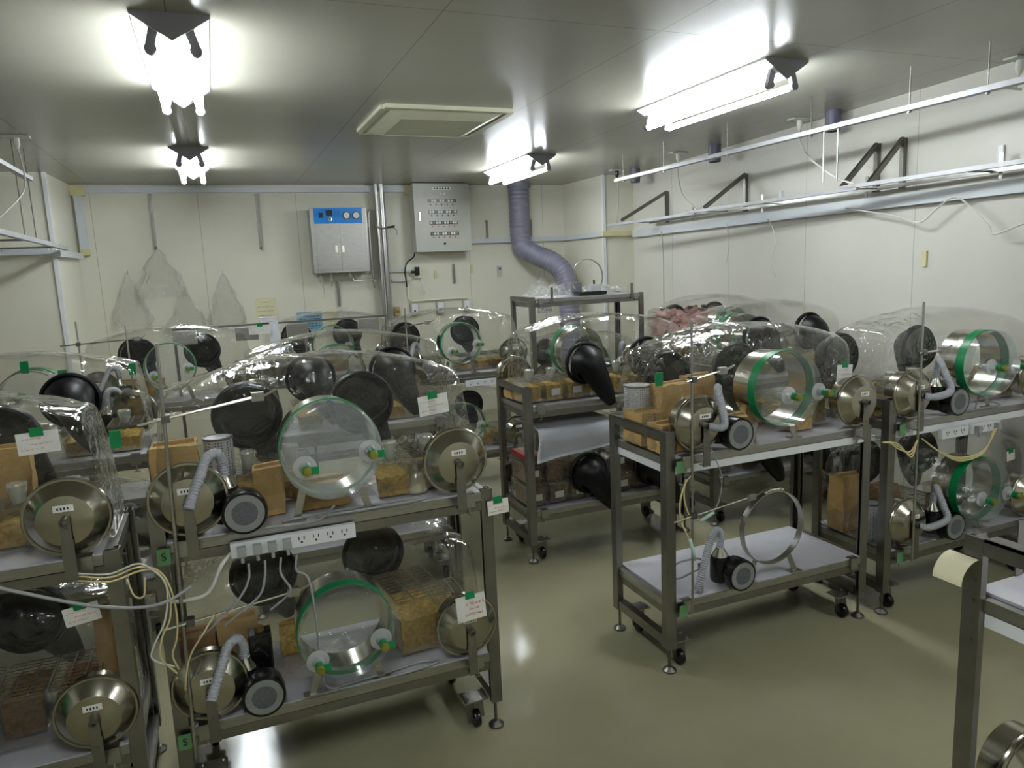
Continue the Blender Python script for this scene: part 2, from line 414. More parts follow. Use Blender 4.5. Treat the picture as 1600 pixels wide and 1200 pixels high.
# ------------------------------------------------------------------ carts
CW, CD = 1.03, 0.42
def make_cart(label, x0, y0, zs=(0.87, 0.295), wall_top=0.97, flip=False, under='steel_frame', upper=True, tilt=False, clips=True, name='steel_trolley'):
    loc = (x0, y0, 0); rz = 0
    if flip: loc = (x0 + CW, y0 + CD, 0); rz = PI
    t = thing(name, label, 'trolley', loc, rz)
    def post(h):
        def f(bm):
            box(bm, (-.02, -.02, .10), (.02, -.016, h)); box(bm, (-.02, -.016, .10), (-.016, .02, h))
            box(bm, (-.004, -.012, .10), (.0, .02, h)); box(bm, (.016, -.016, .10), (.02, -.002, h))
            for k in range(5):
                zz = h - .05 - k * .045
                tube(bm, [(.004, -.021, zz), (.004, -.0225, zz)], .004, 8)
        return f
    zt = max(zs)
    pr = [(0.02, 0.02, wall_top, 0), (0.02, CD - .02, wall_top, -PI / 2), (CW - .02, 0.02, zt + .004, PI / 2), (CW - .02, CD - .02, zt + .004, PI)]
    for (px, py, h, a) in pr:
        mk('post', post(h), 'steel_frame', t, key=('post', round(h, 3)), loc=(px, py, 0), rot=(0, 0, a))
        def foot(bm):
            tube(bm, [(0, 0, .012), (0, 0, .11)], .006, 8)
            lathe(bm, [(0, .0), (.026, .0), (.027, .008), (.012, .02), (0, .022)], (0, 0, 0), 'z', 20)
        mk('levelling_foot', foot, 'steel_dark', t, key='foot', loc=(px, py, 0), smooth=True)
    mk('top_rail', B(((0, .041, wall_top - .035), (.006, CD - .041, wall_top)), ((0, .041, wall_top - .005), (.04, CD - .041, wall_top))), 'steel_frame', t, key=('trail', wall_top))
    for px in (0.0, CW - .04):
        mk('foot_rail', B(((px + .004, .03, .105), (px + .036, CD - .03, .145))), 'steel_frame', t, key=('frail', px))
    for z in zs:
        def shelf(bm, z=z):
            box(bm, (.041, -.004, z - .032), (CW - .041, .012, z - .004)); box(bm, (.041, CD - .012, z - .032), (CW - .041, CD + .004, z - .004))
            box(bm, (.012, .041, z - .032), (.03, CD - .041, z - .004)); box(bm, (CW - .03, .041, z - .032), (CW - .012, CD - .041, z - .004))
            box(bm, (.03, .012, z - .020), (CW - .03, CD - .012, z - .008))
        sh = mk('shelf', shelf, 'steel', t, key=('shelf', z))
        mk('shelf_board', B(((.042, .0, z - .0079), (CW - .042, CD, z - .0002)), bev=0.001), 'white_board', sh, key=('board', z))
        def lower(bm, z=z):
            box(bm, (.041, .0, z - .066), (CW - .041, .01, z - .036)); box(bm, (.016, .041, z - .066), (.026, CD - .041, z - .036))
            box(bm, (CW - .026, .041, z - .066), (CW - .016, CD - .041, z - .036)); box(bm, (.041, CD - .01, z - .066), (CW - .041, CD, z - .036))
        mk('lower_rail', lower, under if z == zt else 'steel_frame', t, key=('lrail', z, under if z == zt else 's'))
        if clips:
            for px in (.085, CW - .085):
                def clip(bm, z=z):
                    box(bm, (-.02, -.014, z - .045), (.02, -.004, z + .003)); box(bm, (-.02, -.014, z), (.02, .016, z + .003))
                    tube(bm, [(0, -.006, z - .075), (0, -.006, z - .04)], .003, 6)
                    bar(bm, (-.012, -.006, z - .075), (.012, -.006, z - .075), .003, .003)
                mk('clamp', clip, 'steel', t, key=('clip', z), loc=(px, 0, 0))
    for (px, py, s) in ((.085, .06, 1), (.085, CD - .06, 1), (CW - .085, .06, -1), (CW - .085, CD - .06, -1)):
        def pl(bm):
            box(bm, (-.045, -.035, .104), (.045, .035, .109))
            for a in (-.03, .03):
                for c in (-.022, .022): tube(bm, [(a, c, .109), (a, c, .114)], .005, 6)
        c = mk('caster', pl, 'steel', t, key='cplate', loc=(px, py, 0))
        def fork(bm):
            for a in (-.016, .016):
                bar(bm, (a, 0, .104), (a, -.012, .03), .003, .03)
        mk('fork', fork, 'steel_dark', c, key='cfork')
        def wheel(bm):
            lathe(bm, [(0, -.012), (.022, -.012), (.03, -.011), (.032, -.006), (.032, .006), (.03, .011), (.022, .012), (0, .012)], (0, -.012, .032), 'x', 24)
        mk('wheel', wheel, 'black_plastic', c, key='cwheel', smooth=True)
    return t

# ------------------------------------------------------------------ isolator modules
def pillow(seed, Hm=0.455, hw=0.168, x0=0.015, x1=1.005, sag=0.0, cy=0.232, n=5.0):
    """inflated clear envelope: flat bottom, bulged top, slanting flat ends"""
    def f(bm):
        nx, nc = 56, 56
        rnd = seed * 7.31
        def section(t):
            e = 0.83 + 0.17 * (math.sin(PI * min(max(t, 0.0), 1.0)) ** 0.9 if 0 < t < 1 else 0)
            return Hm * e - sag * (math.sin(PI * t) ** 2)
        def point(t, a, shrink=1.0, out=0.0):
            Hh = section(t); c, s = math.cos(a), math.sin(a)
            yy = math.copysign(abs(c) ** (2 / n), c) * hw
            zz = math.copysign(abs(s) ** (2 / (n if s > 0 else 9)), s) * Hh / 2
            yy *= shrink; zz *= shrink
            z = zz + Hh / 2 + 0.002
            x = x0 + (x1 - x0) * t
            slant = 0.055 * (z / Hm) ** 1.3
            x += slant * (1 - t) ** 6 - slant * t ** 6 + out
            p = Vector((x, cy + yy, z))
            k = min(1.0, z / 0.05)
            q = Vector((p.x * 5 + rnd, p.y * 6, p.z * 6))
            d = noise.noise(q) * 0.011 + noise.noise(q * 3.1) * 0.005 + noise.noise(Vector((q.x * 8, q.y * 1.2, q.z * 2))) * (0.0016 + 0.003 * (abs(2 * t - 1) ** 3))
            dirv = Vector((0, c, s))
            p += dirv * d * k
            p.z = max(p.z, 0.002); return p
        rings = []
        ts = []
        caps = [(0.0, 0.35), (0.0, 0.7), (0.0, 0.9), (0.0, 0.975)]
        seq = [(0.0, sc, 0.004 - 0.012 * (1 - sc)) for _, sc in caps]
        seq = [(0.0, sc, -0.006 * (1 - sc)) for _, sc in caps] + [(0.004 + (i / nx) * 0.992, 1.0, 0.0) for i in range(nx + 1)] + [(1.0, sc, 0.006 * (1 - sc)) for _, sc in caps[::-1]]
        for (t, sc, o) in seq:
            rings.append([bm.verts.new(point(t, 2 * PI * k / nc + 0.001, sc, o)) for k in range(nc)])
        for a, b2 in zip(rings[:-1], rings[1:]):
            for k in range(nc):
                j = (k + 1) % nc; bm.faces.new((a[k], a[j], b2[j], b2[k]))
        bm.faces.new(rings[0][::-1]); bm.faces.new(rings[-1])
    return f
def port_ring(bm):      # steel band of the entry port
    lathe(bm, [(.140, .060), (.142, .060), (.142, .0), (.145, -.004), (.145, -.034), (.139, -.034), (.139, .060)], (0, 0, 0), 'y', 64, close=True)
def port_tape(bm): lathe(bm, [(.1475, -.030), (.1475, -.068), (.1452, -.068), (.1452, -.030)], (0, 0, 0), 'y', 64, close=True)
def port_tape2(bm): lathe(bm, [(.1475, -.030), (.1475, -.044), (.1452, -.044), (.1452, -.030)], (0, 0, 0), 'y', 64, close=True)
def port_wall(bm): lathe(bm, [(.1450, -.030), (.1445, -.105)], (0, 0, 0), 'y', 64)
def port_film(bm):
    prof = [(.1445, -.105), (.142, -.110), (.13, -.111), (.10, -.109), (.06, -.107), (.03, -.106), (0, -.106)]
    lathe(bm, prof, (0, 0, 0), 'y', 64)
    for vtx in bm.verts:
        vtx.co.y += noise.noise(vtx.co * 14) * 0.004
def nozzle(bm):
    lathe(bm, [(.034, .0), (.034, -.004), (.018, -.008), (.013, -.03), (.0125, -.05), (0, -.05)], (0, 0, 0), 'y', 24)
def nozzle_tape(bm):
    lathe(bm, [(.0135, -.028), (.0145, -.03), (.0145, -.052), (0, -.053)], (0, 0, 0), 'y', 20)
    box(bm, (.008, -.05, -.012), (.034, -.047, .010))
def nozzle_plug(bm): lathe(bm, [(.0125, -.053), (.0135, -.056), (.0115, -.066), (0, -.067)], (0, 0, 0), 'y', 20)
def drum_body(bm):
    lathe(bm, [(.092, .06), (.092, .012), (.103, .010), (.108, .004), (.109, -.002), (.106, -.007), (.1005, -.007), (.0995, -.0085), (.0680, -.0400), (.0665, -.0405), (.012, -.0405), (.0, -.0405)], (0, 0, 0), 'y', 64)
def drum_spout(bm): lathe(bm, [(.012, -.040), (.012, -.064), (.0075, -.064), (.0075, -.046), (0, -.046)], (0, 0, 0), 'y', 20)
def blower_vert(bm): lathe(bm, [(0, 0), (.036, .0), (.040, .012), (.040, .085), (.037, .10), (.030, .104), (0, .104)], (0, 0, 0), 'z', 32)
def blower_horn(bm): lathe(bm, [(.034, .04), (.060, .02), (.064, -.012), (.064, -.040), (.062, -.050), (.056, -.0505), (0, -.048)], (0, 0, 0), 'y', 48)
def fan_plate(bm):
    lathe(bm, [(.036, -.052), (.054, -.052), (.055, -.0495), (.036, -.0495)], (0, 0, 0), 'y', 48, close=True)
    for k in range(3):
        a = k * 2 * PI / 3 + .5
        lathe(bm, [(0, -.0545), (.003, -.0545), (.003, -.052)], (.046 * math.cos(a), 0, .046 * math.sin(a)), 'y', 8)
def fan_mesh(bm): lathe(bm, [(0, -.0505), (.0362, -.0505), (.0362, -.0495), (0, -.0495)], (0, 0, 0), 'y', 36)
def cone_cap(bm): lathe(bm, [(.032, .0), (.031, .006), (.018, .028), (.0165, .036), (.0, .036)], (0, 0, 0), 'z', 32)
def hose_mesh(pts, r=.0145):
    def f(bm):
        P = spline(pts, 24)
        # resample evenly
        L = [0]
        for a, b2 in zip(P[:-1], P[1:]): L.append(L[-1] + (b2 - a).length)
        n = int(L[-1] / 0.0022); Q = []; R2 = []
        k = 0
        for i in range(n + 1):
            s = L[-1] * i / n
            while k < len(L) - 2 and L[k + 1] < s: k += 1
            u = (s - L[k]) / max(1e-9, L[k + 1] - L[k])
            Q.append(P[k].lerp(P[k + 1], u)); R2.append(r * (1.0 + 0.10 * math.sin(s * 2 * PI / 0.0088)))
        tube(bm, Q, R2, 14)
    return f
def sleeve(out_dx, drop=.20, reach=.10, r0=.104, r1=.024):
    """long rubber glove sleeve leaving the port and hanging down"""
    def f(bm):
        P = spline([(0, 0, 0), (out_dx * .15, reach * .45, -.012), (out_dx * .55, reach * .85, -drop * .55), (out_dx, reach, -drop)], 8)
        n = len(P); R2 = []
        for i in range(n):
            t = i / (n - 1); R2.append(r0 * (1 - t ** 1.25) + r1 * t ** 1.25 + .003 * math.sin(t * 9))
        tube(bm, P, R2, 32, cap=False)
        last = P[-1]
    return f
def sleeve_ring(bm):
    lathe(bm, [(.100, -.012), (.112, -.012), (.116, -.004), (.116, .010), (.108, .014), (.100, .012)], (0, 0, 0), 'y', 40, close=True)

class Host: pass
def make_isolator(desc, x0, y0, z, flip=False, seed=1, ring=True, tape='thick', gloves=((.30, .27, .08), (.69, .27, .10)), blower=True, Hm=0.455, sag=0, drums=(.115, .92), bl_x=.265, ring_x=.51, legs=True, nozz=((-.088, -.045), (.10, -.01)), name='isolator', label=None, long_drop=.21, sticker=True, film_m='film_cap', hose='near'):
    loc = (x0, y0, z); rz = 0
    if flip: loc = (x0 + CW, y0 + CD, z); rz = PI
    t = thing(name, label, 'isolator', loc, rz)
    mk('vinyl_envelope', pillow(seed, Hm, sag=sag), 'vinyl', t, key=('pillow', seed, Hm, sag), smooth='all')
    if ring:
        rr = mk('entry_port', port_ring, 'steel_bright', t, key='pring', smooth=True, loc=(ring_x, .018, .222))
        mk('green_tape_band', port_tape if tape == 'thick' else port_tape2, 'green_tape', rr, key=('ptape', tape), smooth=True)
        mk('clear_port_wall', port_wall, 'film_teal', rr, key='pwall', smooth=True)
        mk('clear_port_film', port_film, film_m, rr, key=('pfilm', film_m), smooth='all')
        for (nx, nz) in nozz:
            nn = mk('port_nozzle', nozzle, 'frosted', t, key='nozz', smooth=True, loc=(ring_x + nx, .018 - .108, .222 + nz))
            mk('green_tape', nozzle_tape, 'green_tape', nn, key='nozt', smooth=True)
            mk('stopper', nozzle_plug, 'cork_olive', nn, key='nozp', smooth=True)
        if legs:
            for s in (-1, 1):
                def leg(bm, s=s):
                    bar(bm, (s * .085, 0, -.130), (s * .110, -.004, -.220), .004, .022)
                    box(bm, (s * .110 - .028, -.016, -.2215), (s * .110 + .028, .016, -.2175))
                mk('port_leg', leg, 'steel', t, key=('pleg', s), loc=(ring_x, .012, .222))
    for k, dx in enumerate(drums):
        d = mk('filter_drum', drum_body, 'steel_spun', t, key='drum', smooth=True, loc=(dx, 0, .118))
        mk('spout', drum_spout, 'steel_dark', d, key='spout', smooth=True)
        def strap(bm):
            bar(bm, (0, -.050, .004), (0, -.050, -.050), .003, .026); bar(bm, (0, -.050, -.050), (0, -.052, -.155), .003, .030)
            bar(bm, (0, -.052, -.152), (0, -.0155, -.152), .024, .003)
            for q in (-.02, -.08): lathe(bm, [(0, -.0565), (.004, -.056), (.004, -.05)], (0, 0, q), 'y', 8)
        mk('support_strap', strap, 'steel_frame', d, key='strap')
        if sticker:
            def st(bm):
                box(bm, (-.024, -.0425, .026), (.024, -.0412, .044))
            mk('sticker', st, 'white_card', d, key='stick')
            def ink(bm):
                for q in (-.012, -.004, .004, .012): box(bm, (q - .003, -.0431, .031), (q + .001, -.0425, .038))
            mk('sticker_writing', ink, 'ink', d, key='sink')
    if blower:
        b2 = mk('blower', blower_horn, 'black_plastic', t, key='bhorn', smooth=True, loc=(bl_x, -.002, .066))
        mk('motor_housing', blower_vert, 'black_plastic', b2, key='bvert', smooth=True, loc=(-.045, .035, -.040))
        mk('fan_plate', fan_plate, 'grey_plastic', b2, key='fplate', smooth=True)
        mk('fan_grille', fan_mesh, 'grille_dark', b2, key='fmesh')
        mk('hose_cone', cone_cap, 'steel_bright', b2, key='cone', smooth=True, loc=(-.045, .035, .064))
        dd = drums[0] - bl_x
        if hose == 'near': hp = [(-.045, .035, .098), (-.045, .032, .135), (-.058, .020, .168), (-.085, -.005, .165), (-.105, -.035, .125), (-.13, -.062, .075), (dd + .002, -.082, .046)]
        else: hp = [(-.045, .035, .098), (-.044, .03, .15), (-.058, .012, .178), (-.078, -.015, .165), (-.085, -.05, .11), (-.095, -.075, .06), (dd + .035, -.085, .048), (dd + .0, -.062, .052)]
        mk('air_hose', hose_mesh(hp), 'hose_grey', b2, key=('hose', hose, round(dd, 3)), smooth='all')
    for (gx, gz, dx) in gloves:
        sg = mk('glove_sleeve', sleeve(dx if not flip else dx, drop=long_drop), 'rubber', t, key=('sleeve', dx, long_drop), smooth='all', loc=(gx, .398, gz))
        mk('glove_ring', sleeve_ring, 'rubber', sg, key='sring', smooth=True)
    h = Host(); h.t = t; h.desc = desc; h.z = z; h.x0 = x0; h.y0 = y0; h.flip = flip
    return h
def place(h, lx, ly, lz=0.003):
    if h.flip: return (h.x0 + CW - lx, h.y0 + CD - ly, h.z + lz)
    return (h.x0 + lx, h.y0 + ly, h.z + lz)

# contents
def cage(h, lx, ly, label, lz=0.004, kind='bedding', w=.125, d=.22, hh=.115, bottle=True, card=False, rot=0, lid=True, fill=.55, group=None):
    p = place(h, lx, ly, lz)
    t = thing('animal_cage', label, 'cage', p, rot + (PI if h.flip else 0), group)
    def shell(bm):
        q = .012
        A = [(-w/2+q, -d/2+q, .001), (w/2-q, -d/2+q, .001), (w/2-q, d/2-q, .001), (-w/2+q, d/2-q, .001)]
        C2 = [(-w/2, -d/2, hh), (w/2, -d/2, hh), (w/2, d/2, hh), (-w/2, d/2, hh)]
        D2 = [(-w/2-.006, -d/2-.006, hh), (w/2+.006, -d/2-.006, hh), (w/2+.006, d/2+.006, hh), (-w/2-.006, d/2+.006, hh)]
        E2 = [(x, y, z - .006) for x, y, z in D2]
        R2 = [[bm.verts.new(c) for c in r] for r in (A, C2, D2, E2)]
        bm.faces.new(R2[0][::-1])
        for a, b2 in zip(R2[:-1], R2[1:]):
            for k in range(4):
                j = (k + 1) % 4; bm.faces.new((a[k], a[j], b2[j], b2[k]))
    mk('cage_tray', shell, 'clear_plastic', t, key=('cshell', w, d, hh))
    def bed(bm):
        q = .014; n = 8; top = hh * fill
        g = [[bm.verts.new((-w/2+q+(w-2*q)*i/n, -d/2+q+(d-2*q)*j/n, top + .006*noise.noise(Vector((i*1.3, j*1.1, w*50))))) for i in range(n+1)] for j in range(n+1)]
        for j in range(n):
            for i in range(n): bm.faces.new((g[j][i], g[j][i+1], g[j+1][i+1], g[j+1][i]))
        lo = {}
        rim = [(0, i) for i in range(n+1)] + [(j, n) for j in range(1, n+1)] + [(n, i) for i in range(n-1, -1, -1)] + [(j, 0) for j in range(n-1, 0, -1)]
        base = [bm.verts.new((g[a][c].co.x, g[a][c].co.y, .003)) for a, c in rim]
        for k in range(len(rim)):
            k2 = (k+1) % len(rim); bm.faces.new((g[rim[k][0]][rim[k][1]], base[k], base[k2], g[rim[k2][0]][rim[k2][1]]))
        bm.faces.new(base)
    mk('bedding', bed, kind, t, key=('bed', kind, w, d, hh, fill))
    if lid:
        def lidm(bm):
            z = hh + .003
            for k in range(11):
                y = -d/2 + d * k / 10; bar(bm, (-w/2, y, z), (w/2, y, z), .0022, .0022)
            for x in (-w/2, -w/6, w/6, w/2): bar(bm, (x, -d/2, z+.002), (x, d/2, z+.002), .003, .003)
        mk('wire_lid', lidm, 'steel', t, key=('lid', w, d, hh))
    if bottle:
        def bt(bm): lathe(bm, [(0, 0), (.017, 0), (.019, .004), (.027, .045), (.0285, .052), (.026, .058), (.012, .0605), (0, .061)], (0, 0, 0), 'z', 24)
        bb = mk('water_bottle', bt, 'clear_glass', t, key='bottle', smooth=True, loc=(0, (d if h.flip else -d) * .24, hh + .005))
        def ws(bm): lathe(bm, [(0, .002), (.0165, .002), (.021, .03), (0, .03)], (0, 0, 0), 'z', 20)
        mk('water', ws, 'frosted', bb, key='water', smooth=True)
    if card:
        yy = -d/2 + .004
        if h.flip: yy = d/2 - .004
        s = -1 if not h.flip else 1
        mk('cage_card', B(((-.026, yy + s*.006, hh*.30), (.026, yy + s*.008, hh*.30 + .036))), 'white_card', t, key=('ccard', w, d, hh, h.flip))
    return t
def crumple_box(bm, sx, sy, sz, amp=.006, seed=0, top_pinch=0.0, n=7):
    """paper packet: subdivided block with crumpled faces"""
    def P(i, j, k):
        x = (i / n - .5) * sx; y = (j / n - .5) * sy; z = k / n * sz
        t = k / n
        y *= 1 - top_pinch * t ** 2
        d = Vector((noise.noise(Vector((x * 22 + seed, y * 22, z * 22))), noise.noise(Vector((x * 22, y * 22 + seed + 9, z * 22))), noise.noise(Vector((x * 22, y * 22, z * 22 + seed + 17))) * .6)) * amp
        if k == 0: d.z = 0
        return Vector((x, y, z)) + d
    V = {}
    def vv(i, j, k):
        if (i, j, k) not in V: V[(i, j, k)] = bm.verts.new(P(i, j, k))
        return V[(i, j, k)]
    for a in range(n):
        for c in range(n):
            bm.faces.new((vv(a, c, 0), vv(a, c+1, 0), vv(a+1, c+1, 0), vv(a+1, c, 0)))
            bm.faces.new((vv(a, c, n), vv(a+1, c, n), vv(a+1, c+1, n), vv(a, c+1, n)))
            bm.faces.new((vv(a, 0, c), vv(a+1, 0, c), vv(a+1, 0, c+1), vv(a, 0, c+1)))
            bm.faces.new((vv(a, n, c), vv(a, n, c+1), vv(a+1, n, c+1), vv(a+1, n, c)))
            bm.faces.new((vv(0, a, c), vv(0, a, c+1), vv(0, a+1, c+1), vv(0, a+1, c)))
            bm.faces.new((vv(n, a, c), vv(n, a+1, c), vv(n, a+1, c+1), vv(n, a, c+1)))
def packet(h, lx, ly, sx, sy, sz, label, lz=0.004, m='kraft', rot=0, pinch=.5, string=False, seed=None, name='kraft_paper_packet', amp=.007):
    p = place(h, lx, ly, lz)
    t = thing(name, label, 'paper packet', p, rot)
    sd = seed if seed is not None else len(LABELS) * 3.7
    mk('paper_wrap', lambda bm: crumple_box(bm, sx, sy, sz, amp, sd, pinch), m, t)
    def fold(bm):
        bar(bm, (-sx/2*.9, -.001 , sz + .002), (sx/2*.9, .001, sz + .006), .012, .012)
    mk('folded_top', fold, m, t)
    if string:
        def stg(bm):
            tube(bm, [(0, -sy/2-.006, .01), (.003, -sy/2-.006, sz*.5), (0, -sy/2*(1-pinch)-.004, sz)], .0018, 6)
            tube(bm, [(-sx/2, -sy/2-.006, sz*.45), (0, -sy/2-.007, sz*.47), (sx/2, -sy/2-.006, sz*.45)], .0018, 6)
        mk('string', stg, 'kraft_dark', t)
    return t
def canister(h, lx, ly, label, r=.045, hh=.12, lz=.004):
    t = thing('perforated_canister', label, 'canister', place(h, lx, ly, lz))
    mk('body', lambda bm: lathe(bm, [(0, 0), (r, 0), (r, hh), (r*.92, hh + .004), (0, hh + .004)], (0, 0, 0), 'z', 32), 'perforated', t, key=('can', r, hh), smooth=True)
    mk('rim', lambda bm: lathe(bm, [(r*1.0, hh-.004), (r*1.05, hh-.002), (r*1.05, hh+.005), (r*.9, hh+.006)], (0, 0, 0), 'z', 32), 'steel', t, key=('canr', r, hh), smooth=True)
    return t
def jar(h, lx, ly, label, lz=.004, r=.03, hh=.09, m='bedding'):
    t = thing('flask', label, 'flask', place(h, lx, ly, lz))
    mk('body', lambda bm: lathe(bm, [(0, 0), (r*1.3, 0), (r*1.35, .006), (r*1.1, hh*.5), (r*.7, hh*.75), (r*.7, hh), (0, hh)], (0, 0, 0), 'z', 24), 'clear_glass', t, key=('jar', r, hh), smooth=True)
    mk('contents', lambda bm: lathe(bm, [(0, .003), (r*1.2, .003), (r*1.0, hh*.45), (0, hh*.45)], (0, 0, 0), 'z', 24), m, t, key=('jarc', r, hh, m), smooth=True)
    mk('cap', lambda bm: lathe(bm, [(r*.72, hh*.9), (r*.95, hh*.92), (r*.95, hh+.014), (0, hh+.016)], (0, 0, 0), 'z', 24), 'steel', t, key=('jarcap', r, hh), smooth=True)
    return t
def card(label, loc, rz=0.0, tilt=0.0, w=.075, hh=.05, red=True, m='white_card', face=-1, tape_dx=0, name='tag_card', rx=0.0):
    t = thing(name, label, 'card', loc, rz)
    t.rotation_euler = (rx, tilt, rz)
    mk('paper', B(((-w/2, 0, -hh), (w/2, .0012, 0))), m, t, key=('card', w, hh, m))
    mk('green_tape', B(((tape_dx - .016, -.002, -.012), (tape_dx + .016, .0, .012))), 'green_tape', t, key=('ctape', tape_dx))
    big = name == 'paper_note'
    def lines(bm):
        r2 = random.Random(4)
        for k in range(3):
            z = -hh * ((.34, .54, .76)[k] if big else (.3 + .24 * k)); x = -w * (.16, .06, .22)[k] if big else -w * (.42 if k != 1 else .2)
            for c in range((7, 5, 9)[k] if big else 9):
                if x > w * .42: break
                sz = (.0075, .005, .0065)[k] if big else .0032
                for q in range(4 if big else 2):
                    x0, z0 = x + r2.uniform(0, sz), z + r2.uniform(-sz, sz) * .6; an = r2.choice((0, PI / 2, .9, 2.2))
                    dx, dz = math.cos(an) * sz * .45, math.sin(an) * sz * .45
                    bar(bm, (x0 - dx, -.0005, z0 - dz), (x0 + dx, -.0005, z0 + dz), .0007, .0007)
                x += sz * 1.5 + (r2.uniform(0, .003) if not big else 0)
    mk('handwriting', lines, 'ink_red' if red else 'ink', t, key=('cline', w, hh, red))
    return t
def cord(name, pts, r, m, label, group=None, n=8):
    o = mk(name, lambda bm: tube(bm, spline(pts, n), r, 8), m, smooth='all')
    return tag(o, label, 'cord', group)
def rod_stand(label, x, y, z0, z1, arms=(), lean=(0, 0)):
    t = thing('clamp_stand', label, 'clamp stand', (x, y, 0))
    mk('rod', lambda bm: tube(bm, [(lean[0], lean[1], z0), (0, 0, z1)], .005, 10), 'steel', t, smooth=True)
    for (z, dx, l, sl) in arms:
        def arm(bm): tube(bm, [(-dx, -.012, z - sl * dx / l), (l, -.012, z + sl)], .0038, 8)
        a = mk('arm', arm, 'steel_bright', t, smooth=True)
        def boss(bm):
            box(bm, (-.011, -.02, z - .011), (.011, .009, z + .011), .002)
            tube(bm, [(-.03, -.004, z), (-.011, -.004, z)], .003, 8)
        mk('boss_head', boss, 'steel_dark', a)
        def claw(bm):
            box(bm, (l - .012, -.022, z + sl - .012), (l + .022, -.004, z + sl + .014), .002)
            bar(bm, (l + .02, -.014, z + sl), (l + .055, -.02, z + sl + .018), .004, .006)
        mk('claw', claw, 'steel', a)
    return t

# ================================================================== LAYOUT
ZU, ZL = 0.87, 0.295
# carts: front row
make_cart('steel trolley at the left edge of the photo, carrying two isolators', -1.345, 2.20)
make_cart('steel trolley in the left foreground, carrying two isolators and a power strip', -0.236, 2.20)
make_cart('steel trolley in the centre right with an empty white lower shelf', 1.495, 2.22, under='white_paint')
make_cart('steel trolley at the right edge behind the cut-off corner post', 2.605, 2.20, under='white_paint')
make_cart('steel trolley cut off by the lower right corner of the photo', 1.425, 0.585, under='white_paint', wall_top=1.0)
# second row, turned round
make_cart('steel trolley behind the left-edge trolley', -1.33, 3.46)
make_cart('steel trolley behind the left foreground trolley', 0.04, 3.46)
make_cart('steel trolley in the middle of the room with black gloves hanging over its edge', 1.455, 3.45)
make_cart('steel trolley behind the right-edge trolley', 2.66, 3.45)
# third row
make_cart('steel trolley by the back wall at the far left', -0.80, 4.88)
make_cart('steel trolley by the back wall under the blue poster', -0.02 + 0.28, 4.88 + 0.55)
make_cart('steel trolley by the back wall under the grey control panel', 1.05, 4.85)
make_cart('tall steel trolley with loose plastic on top, beneath the fat duct', 2.28, 5.22, zs=(1.345, 0.60), wall_top=1.36, clips=True)
make_cart('steel trolley by the right wall loaded with pink sheets', 3.05, 4.45)

# front row isolators
D1 = make_isolator('D1', -1.34, 2.20, ZU, seed=1, drums=(.11, .915), label='clear isolator bubble at the left edge, top shelf')
D2 = make_isolator('D2', -1.34, 2.20, ZL, seed=2, drums=(.11, .915), label='dim isolator bubble at the left edge, bottom shelf')
A1 = make_isolator('A1', -0.236, 2.20, ZU, seed=3, drums=(.11, .908), bl_x=.255, Hm=.478, tape='thin', film_m='film_milky', nozz=((-.082, -.035), (.108, -.012)), label='big clear isolator bubble in the left foreground, top shelf')
A2 = make_isolator('A2', -0.236, 2.20, ZL, seed=4, drums=(.11, .915), bl_x=.255, nozz=((-.095, -.06), (.098, -.035)), label='isolator bubble in the left foreground, bottom shelf, behind the red-lettered note')
C1 = make_isolator('C1', 1.495, 2.22, ZU, seed=5, hose='far', drums=(.145, .94), bl_x=.30, gloves=((.28, .23, .1), (.64, .24, .1)), nozz=((-.02, -.02), (.13, -.02)), label='clear isolator bubble above the empty white shelf')
E1 = make_isolator('E1', 2.61, 2.20, ZU, seed=6, hose='far', drums=(.12, .92), bl_x=.35, gloves=((.12, .24, .02), (.64, .24, .1)), nozz=((-.03, -.01), (.13, -.02)), label='clear isolator bubble at the right edge, top shelf')
E2 = make_isolator('E2', 2.61, 2.20, ZL, seed=7, hose='far', drums=(.125, .92), bl_x=.37, nozz=((-.04, -.03), (.13, -.03)), label='dim isolator bubble at the right edge, bottom shelf')
t = thing('filter_drum', 'steel filter drum standing alone on the lower shelf at the lower right corner', 'filter drum', (1.605, .95, ZL + .118))
mk('drum', drum_body, 'steel_spun', t, key='drum', smooth=True)
mk('spout', drum_spout, 'steel_dark', t, key='spout', smooth=True)
mk('support_strap', lambda bm: (bar(bm, (.03, -.045, .11), (.03, -.045, -.113), .006, .035), box(bm, (.0, -.05, -.1155), (.06, .02, -.111))), 'steel_frame', t)
mk('green_tape', lambda bm: crumple_box(bm, .03, .006, .03, .004, 3, 0, 4), 'green_tape', t, loc=(.0, -.048, -.02))
# second row
g2 = ((.30, .26, -.09), (.69, .26, -.09))
S1 = make_isolator('S1', -1.33, 3.46, ZU, flip=True, seed=2, gloves=g2, label='isolator bubble behind the left-edge trolley, top shelf')
S2 = make_isolator('S2', -1.33, 3.46, ZL, flip=True, seed=3, gloves=g2, label='isolator bubble behind the left-edge trolley, bottom shelf')
G1 = make_isolator('G1', 0.04, 3.46, ZU, flip=True, seed=6, gloves=g2, label='isolator bubble behind the left foreground one, top shelf')
B1 = make_isolator('B1', 1.455, 3.45, ZU, flip=True, seed=4, gloves=((.275, .20, -.11), (.665, .20, -.11)), long_drop=.22, label='isolator bubble mid-room with a row of four bottles, top shelf')
B2 = make_isolator('B2', 1.455, 3.45, ZL, flip=True, seed=1, sag=.03, gloves=((.25, .14, -.12), (.66, .16, -.12)), long_drop=.20, label='isolator bubble mid-room draped with a white sheet, bottom shelf')
J1 = make_isolator('J1', 2.66, 3.45, ZU, flip=True, seed=5, gloves=g2, label='isolator bubble behind the right-edge one, top shelf')
